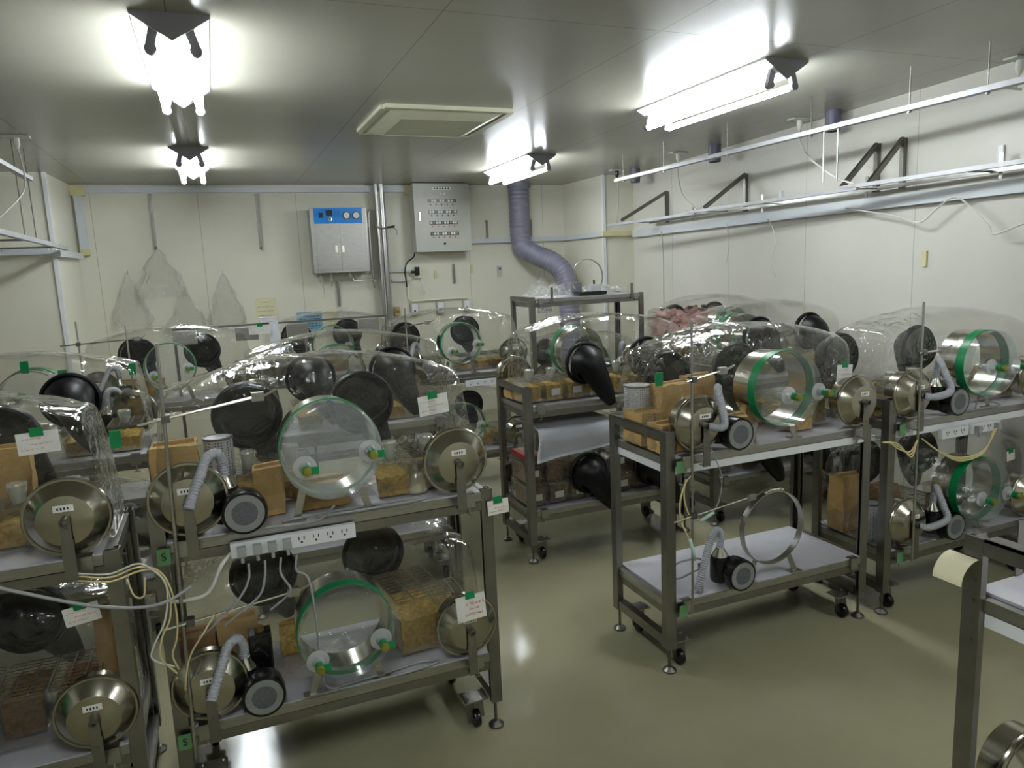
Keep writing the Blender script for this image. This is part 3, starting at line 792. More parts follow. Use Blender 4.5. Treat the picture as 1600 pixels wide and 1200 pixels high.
J2 = make_isolator('J2', 2.66, 3.45, ZL, flip=True, seed=6, gloves=((.30, .16, -.10), (.69, .16, -.10)), label='isolator bubble behind the right-edge one, bottom shelf')
# third row
M1 = make_isolator('M1', -0.80, 4.88, ZU, seed=3, label='isolator bubble by the back wall below the hanging clear bags')
K1 = make_isolator('K1', 0.26, 5.43, ZU, seed=7, label='isolator bubble by the back wall below the blue poster')
H1 = make_isolator('H1', 1.05, 4.85, ZU, seed=2, gloves=((.22, .25, .08), (.69, .27, .10)), label='isolator bubble by the back wall below the row of grey sockets')
H2 = make_isolator('H2', 1.05, 4.85, ZL, seed=5, label='dim isolator bubble by the back wall, bottom shelf')
T1 = make_isolator('T1', 2.28, 5.22, 0.60, seed=4, label='isolator bubble inside the tall trolley')
P1 = make_isolator('P1', 3.05, 4.45, ZU, seed=1, label='isolator bubble by the right wall in front of pink sheets')

# contents --------------------------------------------------------
# A1
packet(A1, .075, .22, .13, .17, .235, 'tall kraft paper bag at the left end of the big foreground isolator', pinch=.3, seed=1)
packet(A1, .045, .12, .05, .06, .16, 'narrow crumpled kraft twist behind the left filter drum of the foreground isolator', pinch=.8, seed=2, amp=.014)
canister(A1, .20, .30, 'white perforated canister leaning behind the hose of the big foreground isolator', r=.045, hh=.22)
for k, (lx, ly, d) in enumerate([(.285, .30, 'left of the round port'), (.42, .31, 'hidden behind the round port'), (.72, .18, 'just right of the round port'), (.85, .20, 'behind the right filter drum')]):
    cage(A1, lx, ly, 'clear animal cage with amber bedding %s in the foreground isolator' % d, w=.128)
packet(A1, .335, .12, .085, .07, .15, 'square kraft packet to the right of the black blower, top left foreground', pinch=.15, seed=5)
packet(A1, .50, .14, .15, .12, .075, 'flat kraft box beneath the round port of the big foreground isolator', pinch=.0, seed=6)
jar(A1, .80, .105, 'squat conical flask with steel cap beside the right filter drum, foreground isolator', r=.03, hh=.085, m='yellow_plastic')
# A2
packet(A2, .20, .26, .12, .14, .19, 'kraft bag behind the blower in the lower foreground isolator', pinch=.4, seed=7)
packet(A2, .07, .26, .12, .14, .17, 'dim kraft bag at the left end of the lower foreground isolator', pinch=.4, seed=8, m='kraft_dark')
tbk = thing('black_bottle_rack', 'tall black bottle rack with a brass cap behind the lower foreground blower', 'rack', place(A2, .262, .13))
mk('body', lambda bm: box(bm, (-.035, -.03, 0), (.035, .03, .19), .006), 'black_plastic', tbk)
mk('cap', lambda bm: lathe(bm, [(0, .19), (.014, .19), (.014, .205), (0, .21)], (0, 0, 0), 'z', 16), 'brass', tbk, smooth=True)
cage(A2, .775, .22, 'large tilted clear cage of amber bedding in the lower foreground isolator', w=.18, d=.26, hh=.20, bottle=False, fill=.62, rot=.12)
cage(A2, .93, .28, 'clear cage at the far right end of the lower foreground isolator', w=.10, d=.18, hh=.12, bottle=False)
packet(A2, .36, .33, .06, .08, .10, 'small yellowish packet behind the lower foreground port', seed=9, m='bedding')
# D1
for k, (lx, ly, d) in enumerate([(.60, .24, 'left of the filter drum'), (.76, .26, 'behind the filter drum, left one'), (.90, .24, 'at the right end')]):
    cage(D1, lx, ly, 'clear animal cage with bedding %s in the left-edge top isolator' % d, w=.135)
packet(D1, .70, .33, .16, .08, .26, 'kraft bag standing at the back of the left-edge top isolator', seed=11)
for k, (lx, d) in enumerate([(.56, 'first'), (.70, 'second'), (.84, 'third')]):
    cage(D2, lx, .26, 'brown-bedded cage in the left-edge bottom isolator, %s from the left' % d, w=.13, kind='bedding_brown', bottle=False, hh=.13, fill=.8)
packet(D2, .93, .30, .08, .12, .30, 'pale tall packet at the right end of the left-edge bottom isolator', m='kraft', seed=12)
# C1
packet(C1, .075, .10, .12, .10, .11, 'kraft packet tied with dark string at the near left corner, isolator above the empty shelf', string=True, pinch=.05, seed=13)
packet(C1, .075, .26, .12, .14, .13, 'kraft packet at the left end wall, isolator above the empty shelf', string=True, pinch=.05, seed=14)
packet(C1, .19, .25, .14, .14, .23, 'round-topped kraft bag standing tallest in the isolator above the empty shelf', pinch=.35, seed=15, amp=.016)
canister(C1, .085, .33, 'white perforated canister at the far left of the isolator above the empty shelf', r=.055, hh=.22)
packet(C1, .42, .13, .13, .10, .09, 'kraft packet below the green-banded port, isolator above the empty shelf', pinch=.1, seed=16)
packet(C1, .36, .30, .12, .10, .24, 'yellowish paper bag behind the hose, isolator above the empty shelf', pinch=.2, seed=17)
jar(C1, .26, .15, 'glass bottle with clear cap just behind the pole, isolator above the empty shelf', r=.028, hh=.15)
for lx, ly, d in [(.72, .14, 'right of the green port'), (.72, .32, 'second row right of the green port'), (.87, .22, 'behind the right filter drum')]:
    cage(C1, lx, ly, 'yellow-bedded cage %s, isolator above the empty shelf' % d, w=.14, d=.16, bottle=False, fill=.85)
# E1, E2
packet(E1, .09, .26, .12, .14, .13, 'kraft packet at the left end of the right-edge top isolator', pinch=.3, seed=18, amp=.012)
cage(E1, .10, .12, 'clear cage with bottle cap by the left drum of the right-edge top isolator', w=.12, d=.10)
cage(E1, .22, .24, 'clear cage with bottle cap behind the left drum of the right-edge top isolator', w=.12)
cage(E1, .40, .28, 'clear cage behind the hose of the right-edge top isolator', w=.12)
cage(E1, .72, .24, 'bedding cage right of the green port in the right-edge top isolator', w=.14, bottle=False, kind='bedding')
packet(E1, .90, .20, .14, .14, .15, 'kraft packet at the right end of the right-edge top isolator', seed=19)
packet(E2, .085, .30, .13, .10, .26, 'tall kraft bag at the left end of the right-edge bottom isolator', seed=20, pinch=.2)
canister(E2, .085, .16, 'perforated canister by the left end of the right-edge bottom isolator', r=.04, hh=.16)
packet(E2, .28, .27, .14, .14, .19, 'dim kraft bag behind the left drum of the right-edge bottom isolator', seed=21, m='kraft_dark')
cage(E2, .46, .28, 'brown-bedded cage behind the port of the right-edge bottom isolator', kind='bedding_brown', bottle=False)
cage(E2, .72, .24, 'brown-bedded cage right of the port of the right-edge bottom isolator', kind='bedding_brown', bottle=False)
# second row: cages line the near side (local y is measured from the far side)
for k, lx in enumerate((.96, .83, .70, .57, .42, .28, .14)):
    nm = ['first', 'second', 'third', 'fourth', 'fifth', 'sixth', 'seventh'][k]
    cage(B1, lx, .265, 'amber cage in the mid-room top isolator, %s from the left' % nm, w=.118, card=k in (1, 2, 3), bottle=k < 5, fill=.75)
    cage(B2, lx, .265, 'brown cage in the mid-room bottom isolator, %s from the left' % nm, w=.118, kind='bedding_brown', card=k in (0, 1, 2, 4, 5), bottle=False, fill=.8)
    if k in (0, 1, 2, 4, 5):
        cage(B2, lx, .24, 'brown cage stacked on another in the mid-room bottom isolator, %s from the left' % nm, w=.118, kind='bedding_brown', card=k in (0, 4), bottle=False, fill=.7, lz=.128, d=.20)
for k, lx in enumerate((.90, .70, .50, .30, .12)):
    nm = ['first', 'second', 'third', 'fourth', 'fifth'][k]
    cage(S1, lx, .25, 'cage in the top isolator behind the left-edge trolley, %s from the left' % nm, w=.13, bottle=k % 2 == 0)
    cage(G1, lx, .25, 'cage in the isolator behind the left foreground one, %s from the left' % nm, w=.13, bottle=k % 2 == 1)
    cage(J1, lx, .25, 'cage in the top isolator behind the right-edge trolley, %s from the left' % nm, w=.13, bottle=k % 2 == 0)
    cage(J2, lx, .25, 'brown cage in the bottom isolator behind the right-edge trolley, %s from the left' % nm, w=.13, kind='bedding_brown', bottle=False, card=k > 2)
for k, lx in enumerate((.22, .38, .60, .74, .88)):
    nm = ['first', 'second', 'third', 'fourth', 'fifth'][k]
    cage(H1, lx, .24, 'amber cage in the isolator under the wall sockets, %s from the left' % nm, w=.12, hh=.10, bottle=False, kind='bedding' if k != 1 else 'feed')
    cage(H2, lx, .24, 'dim cage on the bottom shelf under the wall sockets, %s from the left' % nm, w=.12, hh=.12, bottle=False)
packet(M1, .30, .25, .3, .15, .12, 'kraft packet inside the isolator below the hanging bags', seed=30)
packet(K1, .50, .25, .3, .15, .12, 'kraft packet inside the isolator below the blue poster', seed=31)
packet(B1, .965, .12, .09, .12, .10, 'orange-brown kraft packet at the left end of the mid-room top isolator', seed=32)
t = thing('red_tray', 'dark red plastic tray at the left end of the mid-room bottom isolator', 'tray', place(B2, .955, .25, .255))
mk('pan', lambda bm: box(bm, (-.05, -.12, 0), (.05, .12, .03), .004), 'red_plastic', t)

# empty lower shelf of the centre-right trolley: loose ring, blower
t = thing('steel_ring_stand', 'empty steel ring on two slanting strap legs, on the bare white shelf', 'ring', (2.012, 2.235, ZL))
mk('ring_band', lambda bm: lathe(bm, [(.150, -.014), (.154, -.014), (.154, .014), (.150, .014)], (0, 0, .213), 'y', 64, close=True), 'steel', t, smooth=True)
def ringleg(s):
    def f(bm):
        bar(bm, (s * .085, 0, .088), (s * .118, -.004, .004), .004, .022); box(bm, (s * .118 - .03, -.018, .0005), (s * .118 + .03, .018, .004))
    return f
mk('leg', ringleg(-1), 'steel', t); mk('leg', ringleg(1), 'steel', t)
def clampj(bm):
    for k in range(7):
        a = PI / 2 + (k - 3) * .09; r = .158
        lathe(bm, [(0, -.016), (.008, -.012), (.008, .012), (0, .016)], (r * math.cos(a), 0, .213 + r * math.sin(a)), 'y', 8)
    tube(bm, [(-.03, -.012, .375), (.03, -.012, .375)], .003, 6)
mk('clamp_screw', clampj, 'steel_bright', t, smooth=True)
t = thing('blower', 'loose black blower with grey corrugated hose on the bare white shelf', 'blower', (1.815, 2.222, ZL + .066))
mk('horn', blower_horn, 'black_plastic', t, key='bhorn', smooth=True)
mk('motor_housing', blower_vert, 'black_plastic', t, key='bvert', smooth=True, loc=(-.045, .035, -.04))
mk('fan_plate', fan_plate, 'grey_plastic', t, key='fplate', smooth=True)
mk('fan_grille', fan_mesh, 'grille_dark', t, key='fmesh')
mk('hose_cone', cone_cap, 'steel_bright', t, key='cone', smooth=True, loc=(-.045, .035, .064))
mk('air_hose', hose_mesh([(-.045, .035, .098), (-.045, .034, .15), (-.065, .030, .175), (-.10, .02, .15), (-.14, .0, .085), (-.17, -.01, .02), (-.185, -.005, -.035)]), 'hose_grey', t, smooth=True)
t = thing('wire_loop_bracket', 'small looped wire and strap bracket beside the loose hose, bare white shelf', 'bracket', (1.66, 2.25, ZL))
mk('loop', lambda bm: tube(bm, spline([(-.11, .05, .08), (-.06, .05, .115), (.03, .04, .12), (.05, .03, .09), (0, .03, .075), (-.07, .04, .055), (-.11, .05, .08)], 8), .004, 8), 'cord_grey', t, smooth='all')
mk('strap', lambda bm: box(bm, (-.012, -.018, .001), (.012, -.014, .13)), 'steel', t)

# cards, tags, notes
card('white tag card hung by green tape on the big foreground isolator, right half', (.625, 2.262, 1.20), tilt=-.08, w=.10, hh=.065)
card('white tag card across the big black glove hole at the left edge', (-.48, 2.258, 1.218), tilt=-.04, w=.10, hh=.06)
card('white tag card on the dark bottom isolator at the left edge', (-.44, 2.258, .71), tilt=-.12, w=.09, hh=.055)
card('large white note with red handwriting over the lower right filter drum', (.675, 2.135, .548), tilt=-.06, w=.10, hh=.088, tape_dx=0, name='paper_note')
card('white tag card taped to the right post of the foreground trolley', (.808, 2.19, .835), tilt=-.05, w=.075, hh=.05)
card('white tag card on the right end of the isolator above the empty shelf', (2.42, 2.27, 1.135), tilt=.05, w=.085, hh=.075)
card('white tag card on the right-edge bottom isolator', (3.49, 2.26, .62), tilt=-.12, w=.055, hh=.05)
card('white tag card clipped with green tape on the isolator behind the left-edge one', (-.62, 3.50, 1.245), tilt=-.02, w=.10, hh=.06)
card('white tag card with green tape on the top isolator behind the right-edge trolley', (2.38, 3.50, 1.18), tilt=.0, w=.085, hh=.03)
card('white tag card near the back-wall pipes, below the steel box rail', (.255, 5.0, 1.30), w=.14, hh=.06)
for lab, x, z, y in (('green square tag with a letter S under the top shelf of the left foreground trolley', -.205, .835, 2.182), ('green square tag with a letter S under the bottom shelf of the left foreground trolley', -.21, .262, 2.182),
                  ('green square tag below the top shelf of the centre-right trolley', 1.545, .835, 2.20), ('green square tag below the bottom shelf of the centre-right trolley', 1.555, .26, 2.20),
                  ('green square tag below the top shelf of the right-edge trolley', 2.665, .84, 2.182), ('green square tag below the bottom shelf of the right-edge trolley', 2.68, .262, 2.182)):
    t = thing('green_tag', lab, 'tag', (x, y, z))
    mk('plate', B(((-.018, 0, -.024), (.018, .0015, .024))), 'green_tag', t, key='gtag')
    if 'letter S' in lab: letters('letter', 'S', .032, 'ink', t, (0, -.001, 0), (PI / 2, 0, 0))
GT = [(-.30, 2.30, 1.14, 'green tape patch on the right end of the left-edge top isolator'), (-.36, 3.52, 1.21, 'green tape strip on the right shoulder of the isolator behind the left-edge one'),
      (1.335 + .18, 2.29, 1.135, 'green tape tab on the left shoulder of the isolator above the empty shelf'), (-.75, 3.50, 1.255, 'green tape over a white clip on the isolator behind the left-edge one')]
for x, y, z, lab in GT:
    tag(mk('green_tape_strip', lambda bm: crumple_box(bm, .03, .008, .05, .003, z, 0, 4), 'green_tape', loc=(x, y, z)), lab, 'tape')

# clamp stands (upright rods with cross arms)
rod_stand('upright steel rod with claw arms at the left of the foreground trolley', -.155, 2.155, .22, 1.44, arms=[(1.235, .07, .235, .035), (.645, .07, .28, .03)], lean=(-.03, 0))
rod_stand('upright steel rod at the left of the centre-right trolley', 1.575, 2.17, .27, 1.385, arms=[(1.17, .03, .12, .02), (.655, .09, .26, .03)])
rod_stand('upright steel rod at the left of the right-edge trolley', 2.715, 2.15, .25, 1.385, arms=[(1.175, .03, .10, .0)])
rod_stand('thin upright rod at the far left by the back wall', -.75, 4.80, .85, 1.40, arms=[(1.27, .09, .30, .01)])
rod_stand('second thin upright rod at the far left by the back wall', -.50, 4.80, .85, 1.36)
rod_stand('thin upright rod in front of the isolator under the wall sockets', 1.17, 4.78, .85, 1.36, arms=[(1.24, .04, .14, .015)])

# power strips
def power_strip(label, x0, x1, y, z, n, plugs=()):
    L = x1 - x0
    t = thing('power_strip', label, 'power strip', (x0, y, z))
    mk('body', B(((0, 0, -.022), (L, .022, .022)), bev=.002), 'white_paint', t)
    for k in range(n):
        cx = L * (k + .7) / (n + .5)
        if k in plugs:
            pg = mk('plug', lambda bm: (box(bm, (cx - .012, -.022, -.016), (cx + .012, -.0005, .014), .003), tube(bm, [(cx, -.014, -.016), (cx, -.014, -.034)], .005, 8)), 'cord_grey', t)
        else:
            def sock(bm):
                box(bm, (cx - .009, -.0012, .000), (cx - .006, .0, .010)); box(bm, (cx + .006, -.0012, .0), (cx + .009, .0, .010)); box(bm, (cx - .003, -.0012, -.010), (cx + .003, 0, -.004))
            mk('socket', sock, 'socket_dark', t)
    return t
power_strip('white eight-way power strip under the top shelf of the left foreground trolley', -.03, .33, 2.165, .823, 8, (0, 1, 2, 3))
power_strip('short white power strip on the right-edge trolley, left one', 2.885, 3.05, 2.165, .795, 3)
power_strip('short white power strip on the right-edge trolley, right one', 3.07, 3.26, 2.165, .795, 4, (0, 3))
power_strip('small white power strip on the trolley by the back wall', 1.58, 1.82, 4.81, .80, 4)

# plug cords
for k, (x, xe, ze) in enumerate([(.015, -.10, .62), (.06, -.03, .64), (.105, .10, .66), (.15, .19, .40)]):
    cord('plug_cord', [(x, 2.150, .785), (x - .005, 2.14, .74), ((x + xe) / 2 + (.02 if k < 3 else .01), 2.13, .69), (xe, 2.14, ze)] + ([(.20, 2.13, .36), (.235, 2.15, .325)] if k == 3 else [(xe - .04, 2.15, ze - .03)]), .0035, 'cord_grey',
         'grey flex from the %s plug of the eight-way power strip' % ['first', 'second', 'third', 'fourth'][k])
cord('white_cable', [(-.03, 2.175, .815), (-.06, 2.15, .79), (-.10, 2.15, .72), (-.16, 2.16, .705), (-.20, 2.16, .71)], .006, 'cord_white', 'white feed cable curving out of the left end of the eight-way power strip')
cord('looped_flex', [(.27, 2.14, .92), (.22, 2.17, .873), (.10, 2.175, .874), (.00, 2.17, .876)], .004, 'cord_grey', 'grey flex lying along the top shelf edge of the left foreground trolley')
cord('coiled_flex', [(.22, 2.19, .878), (.36, 2.185, .878), (.50, 2.188, .878), (.56, 2.20, .878), (.54, 2.215, .878), (.40, 2.215, .879), (.28, 2.205, .882), (.20, 2.20, .882), (.12, 2.195, .878)], .0045, 'cord_grey', 'flat coil of grey flex below the big round port on the top shelf')
cord('coiled_flex', [(.18, 2.19, .303), (.32, 2.185, .303), (.46, 2.188, .303), (.56, 2.20, .303), (.57, 2.215, .303), (.50, 2.23, .303), (.42, 2.215, .306), (.30, 2.205, .306), (.20, 2.20, .303)], .0045, 'cord_grey', 'flat coil of grey flex below the green-banded port on the bottom shelf, left foreground')
cord('looped_flex', [(3.0, 2.19, .878), (3.1, 2.185, .878), (3.22, 2.188, .878), (3.30, 2.20, .878), (3.24, 2.212, .90), (3.16, 2.20, .93), (3.12, 2.19, .878)], .004, 'cord_grey', 'grey flex looped under the green port of the right-edge top isolator')
cord('grey_cable', [(-.70, 2.10, .97), (-.62, 2.10, .885), (-.50, 2.10, .82), (-.38, 2.10, .765), (-.27, 2.10, .735), (-.20, 2.11, .735), (-.14, 2.12, .76)], .005, 'cord_grey', 'long grey cable sagging from the left edge across to the left foreground trolley')
for k, (dx, dz, m) in enumerate([(0, 0, 'cord_cream'), (.006, .012, 'cord_cream'), (-.004, .022, 'cord_white')]):
    cord('thin_tubing', [(-.42 + dx, 2.17, .815 + dz), (-.34, 2.16, .80 + dz), (-.27, 2.16, .815 + dz), (-.225 + dx, 2.15, .81), (-.20 + dx, 2.145, .74 + dz), (-.205 + dx * 3, 2.14, .67), (-.23 + dx * 6, 2.14, .62 - dz), (-.24 + dx * 5, 2.14, .56), (-.205 + dx, 2.145, .50 + dz)], .0028, m,
         ['lowest cream tube hanging at the left post of the foreground trolley', 'middle cream tube hanging at the left post of the foreground trolley', 'white tube hanging at the left post of the foreground trolley'][k])
cord('thin_tubing', [(-.09, 2.13, .66), (-.12, 2.12, .62), (-.16, 2.13, .56), (-.18, 2.14, .50), (-.19, 2.15, .44)], .0028, 'cord_cream', 'short cream tube curling below the lower claw arm, left foreground')
cord('thin_tubing', [(-.30, 2.16, .80), (-.285, 2.14, .755), (-.262, 2.14, .75), (-.255, 2.15, .80)], .0026, 'cord_cream', 'small loop of cream tube between the two left trolleys')
cord('thin_tubing', [(1.585, 2.19, .80), (1.55, 2.18, .775), (1.52, 2.17, .71), (1.525, 2.17, .64), (1.56, 2.17, .56)], .0032, 'cord_cream', 'cream tube hanging from under the centre-right trolley top shelf, outer one')
cord('thin_tubing', [(1.56, 2.19, .79), (1.545, 2.18, .73), (1.56, 2.17, .66), (1.60, 2.165, .63)], .0032, 'cord_cream', 'cream tube hanging from under the centre-right trolley top shelf, inner one')
tag(mk('tube_connector', lambda bm: tube(bm, [(1.56, 2.165, .565), (1.578, 2.165, .50), (1.585, 2.165, .475)], [.006, .008, .005], 10), 'tube_clip', smooth='all'), 'pale green tube connector dangling beside the centre-right pole', 'connector')
tag(mk('tube_connector', lambda bm: tube(bm, [(1.60, 2.155, .63), (1.66, 2.155, .655)], .007, 10), 'tube_clip', smooth='all'), 'pale green tube connector lying level across the centre-right pole', 'connector')
cord('thin_tubing', [(1.66, 2.155, .655), (1.69, 2.16, .70), (1.70, 2.16, .79), (1.66, 2.17, .90)], .002, 'cord_grey', 'thin grey wire looping up from the centre-right connector')
for k in range(3):
    cord('thin_tubing', [(2.56 - .02*k, 2.16, .81), (2.60, 2.15, .775 + .01 * k), (2.66 + .005*k, 2.14, .755 - .012 * k), (2.70, 2.14, .80)], .003, 'cord_cream', ['upper', 'middle', 'lower'][k] + ' cream tube strung between the two right-hand trolleys')
    cord('thin_tubing', [(2.74, 2.15, .80), (2.84 + .01 * k, 2.14, .73 - .006*k), (2.98, 2.14, .685 - .008 * k), (3.12, 2.14, .70 - .006*k), (3.20 - .01*k, 2.14, .79)], .0032, 'cord_cream', ['upper', 'middle', 'lower'][k] + ' cream cable sagging below the right-edge trolley power strips')
cord('white_cable', [(3.46, 2.16, .84), (3.50, 2.14, .78), (3.49, 2.14, .68), (3.50, 2.15, .60), (3.52, 2.16, .52)], .006, 'cord_white', 'thick white cable hanging down at the right edge')

# white sheet over the mid-room bottom isolator
def drape(bm):
    nx, ny = 22, 16
    g = []
    for j in range(ny + 1):
        row = []
        for i in range(nx + 1):
            s = i / nx; u = j / ny
            x = 1.50 + .46 * s + .015 * math.sin(u * 4); 
            if u < .55: y = 3.80 - u / .55 * .36; z = .735 + .015 * math.sin(u * 6) 
            else:
                q = (u - .55) / .45
                y = 3.435 - .028 * min(1, q * 3); z = .735 - q * (.17 - .05 * s)
            z += .006 * noise.noise(Vector((x * 9, y * 9, u * 5))) + .004
            y -= .008 * (noise.noise(Vector((x * 12, u * 4, 3))) + .5) if u > .5 else 0
            row.append(bm.verts.new((x, y, z)))
        g.append(row)
    for j in range(ny):
        for i in range(nx): bm.faces.new((g[j][i], g[j][i+1], g[j+1][i+1], g[j+1][i]))
    bmesh.ops.solidify(bm, geom=bm.faces[:], thickness=.002)
tag(mk('white_sheet', drape, 'cloth_white', smooth='all'), 'white sheet draped over the mid-room bottom isolator', 'sheet')
tag(mk('paper_sheet', lambda bm: (lathe(bm, [(.05, -.03), (.05, .035), (.0485, .035), (.0485, -.03)], (0, 0, -.05), 'y', 40, close=True), bmesh.ops.delete(bm, geom=[v for v in bm.verts if v.co.x > .002 or v.co.z < -.052], context='VERTS')), 'cream_card', loc=(1.421, 1.0, .955)), 'curled cream paper sticking out behind the corner post at lower right', 'paper')
t = thing('shelf_bracket', 'slotted upright strap with foot plate on the lower right white shelf', 'bracket', (1.60, 1.00, ZU))
mk('strap', B(((-.011, 0, .001), (.011, .003, .13))), 'steel_frame', t); mk('foot_plate', B(((.03, -.06, .0005), (.08, -.03, .004))), 'steel_bright', t)

# pink sheets and things behind
t = thing('pink_sheet_pile', 'crumpled pink plastic sheets clipped over the rail by the right wall', 'sheet', (3.48, 4.86, 1.02))
mk('sheet', lambda bm: crumple_box(bm, .54, .14, .19, .075, 3, .6, 16), 'pink_sheet', t, smooth='all')
for k in range(4):
    mk('clip', lambda bm: box(bm, (-.24 + k * .13, -.015, .185), (-.215 + k * .13, .015, .215), .003), 'black_plastic', t)
t = thing('steel_box_rail', 'horizontal steel rail with flat grey boxes hung from it, by the back wall', 'rail', (0, 5.1, 1.30))
mk('rail', lambda bm: bar(bm, (-.27, 0, 0), (1.12, 0, 0), .012, .012), 'steel_dark', t)
for x in (-.26, .55, 1.11): mk('upright', lambda bm: bar(bm, (x, 0, -.008), (x, 0, -1.298), .018, .018), 'steel_frame', t)
for k, x in enumerate((-.20, .175, .50, .98)):
    mk('hanging_box', lambda bm: box(bm, (x - .07, -.03, -.10), (x + .07, .03, -.012), .003), 'steel', t)
tag(mk('cloth_strip', lambda bm: (crumple_box(bm, .06, .012, .22, .004, 5, 0, 8)), 'cloth_white', loc=(.345, 5.03, 1.10)), 'white cloth strip hanging over the steel rail by the back wall', 'cloth')
tag(mk('cloth_rag', lambda bm: (crumple_box(bm, .10, .06, .03, .008, 8, 0, 6)), 'cloth_white', loc=(.31, 5.05, 1.315)), 'bunched white cloth on top of the steel rail by the back wall', 'cloth')

# top of the tall trolley
def crumple_film(w2, d2, h2, seed, spike=.5):
    def f(bm):
        n = 26; g = []
        for j in range(n + 1):
            row = []
            for i in range(n + 1):
                x = (i / n - .5) * w2; y = (j / n - .5) * d2
                e = min(1, 4 * min(i / n, 1 - i / n, j / n, 1 - j / n) + .05)
                q = Vector((x * 14 + seed, y * 14, seed)); r = Vector((x * 40, y * 40, seed))
                z = h2 * e * (0.35 + .65 * abs(noise.noise(q)) * 1.6 + .25 * abs(noise.noise(r)))
                row.append(bm.verts.new((x + .01 * noise.noise(r), y + .01 * noise.noise(q), max(.001, z))))
            g.append(row)
        for j in range(n):
            for i in range(n): bm.faces.new((g[j][i], g[j][i+1], g[j+1][i+1], g[j+1][i]))
    return f
TZ = 1.348
tag(mk('plastic_film_heap', crumple_film(.36, .30, .13, 2.3), 'bag_film', loc=(2.52, 5.42, TZ)), 'heap of crinkled clear film at the left on the tall trolley', 'plastic film')
tag(mk('plastic_film_heap', crumple_film(.42, .30, .09, 7.9), 'bag_film', loc=(3.05, 5.42, TZ)), 'flatter crinkled clear film at the right on the tall trolley', 'plastic film')
t = thing('wire_hoop', 'thin steel hoop standing upright on the tall trolley', 'hoop', (2.86, 5.36, TZ + .14))
mk('hoop', lambda bm: lathe(bm, [(.142, -.008), (.146, -.008), (.146, .008), (.142, .008)], (0, 0, .005), 'y', 56, close=True), 'steel', t, smooth=True)
t = thing('switch_box', 'white switch box with a dark knob on the tall trolley', 'switch box', (2.90, 5.30, TZ + .03))
mk('case', lambda bm: box(bm, (-.05, -.02, 0), (.05, .03, .055), .003), 'white_paint', t); mk('knob', lambda bm: tube(bm, [(-.01, 0, .055), (-.012, 0, .09)], .008, 10), 'black_plastic', t)
tag(mk('black_tray', lambda bm: box(bm, (2.74, 5.27, TZ), (2.99, 5.40, TZ + .028), .003), 'black_plastic'), 'flat black tray under the switch box on the tall trolley', 'tray')
tag(mk('grey_box', lambda bm: box(bm, (2.74, 5.42, TZ), (2.84, 5.52, TZ + .10), .003), 'grey_fixture'), 'small grey box behind the black tray on the tall trolley', 'box')
for x in (2.45, 3.18): tag(mk('slotted_strap', lambda bm: box(bm, (x, 5.207, 1.30), (x + .022, 5.211, 1.43)), 'steel_frame'), ('left' if x < 3 else 'right') + ' slotted strap standing up at the front edge of the tall trolley', 'strap')

# ------------------------------------------------------------------ back wall fittings
BY = 7.679
t = thing('wall_cabinet', 'stainless wall cabinet with a bright blue gauge panel', 'cabinet', (0.945, BY - .20, 1.62))
mk('body', B(((0, 0, 0), (.555, .20, .635)), bev=.004), 'steel', t)
mk('blue_panel', B(((.035, -.006, .485), (.51, .0, .635)), bev=.001), 'blue_panel', t)
for k, (a, c) in enumerate(((.04, .272), (.278, .51))):
    d = mk('door', B(((a, -.008, .03), (c, .0, .478)), bev=.002), 'steel', t)
    hx = .232 if k == 0 else .298
    mk('latch', B(((hx - .012, -.013, .20), (hx + .012, -.008, .27)), bev=.001), 'steel_bright', d)
def ring_g(cx): return lambda bm: lathe(bm, [(.030, -.012), (.038, -.012), (.038, -.0), (.030, 0)], (cx, -.006, .56), 'y', 32, close=True)
for cx in (.355, .45):
    g = mk('gauge', ring_g(cx), 'black_plastic', t, smooth=True)
    mk('dial', lambda bm: lathe(bm, [(0, -.012), (.031, -.012), (.031, -.002), (0, -.002)], (cx, -.006, .56), 'y', 32), 'white_card', g)
    mk('needle', lambda bm: bar(bm, (cx, -.0195, .56), (cx + .014, -.0195, .575), .002, .002), 'ink', g)
mk('breaker', B(((.085, -.014, .54), (.12, -.006, .59))), 'black_plastic', t)
mk('breaker', B(((.155, -.014, .56), (.215, -.006, .615))), 'black_plastic', t)
mk('rotary_knob', lambda bm: lathe(bm, [(0, -.02), (.02, -.018), (.022, 0), (0, 0)], (.19, -.006, .525), 'y', 24), 'steel_bright', t, smooth=True)
mk('knob_cap', lambda bm: lathe(bm, [(0, -.024), (.009, -.023), (.01, -.018)], (.19, -.006, .525), 'y', 16), 'black_plastic', t)
def dots(bm):
    r2 = random.Random(3)
    for zz in (.60, .585, .565, .55):
        x = .235
        while x < .29:
            box(bm, (x, -.0065, zz), (x + .006, -.006, zz + .005)); x += .012
mk('panel_lettering', dots, 'ink', t)
def taps(bm):
    for (x, l) in ((.06, .09), (.17, .14), (.36, .07)):
        tube(bm, [(x, .08, 0), (x, .08, -l)], .008, 10)
        box(bm, (x - .015, .07, -l * .5 - .01), (x + .015, .09, -l * .5 + .01), .003)
    tube(bm, [(.38, .08, -.06), (.40, .08, -.09), (.62, .08, -.09)], .007, 10)
    tube(bm, [(.085, .08, -.0), (.09, .08, -.25)], .003, 6)
    tube(bm, [(.02, .06, .0), (.02, .06, -.035)], .012, 8)
mk('valve_pipes', taps, 'steel', t, smooth=True)

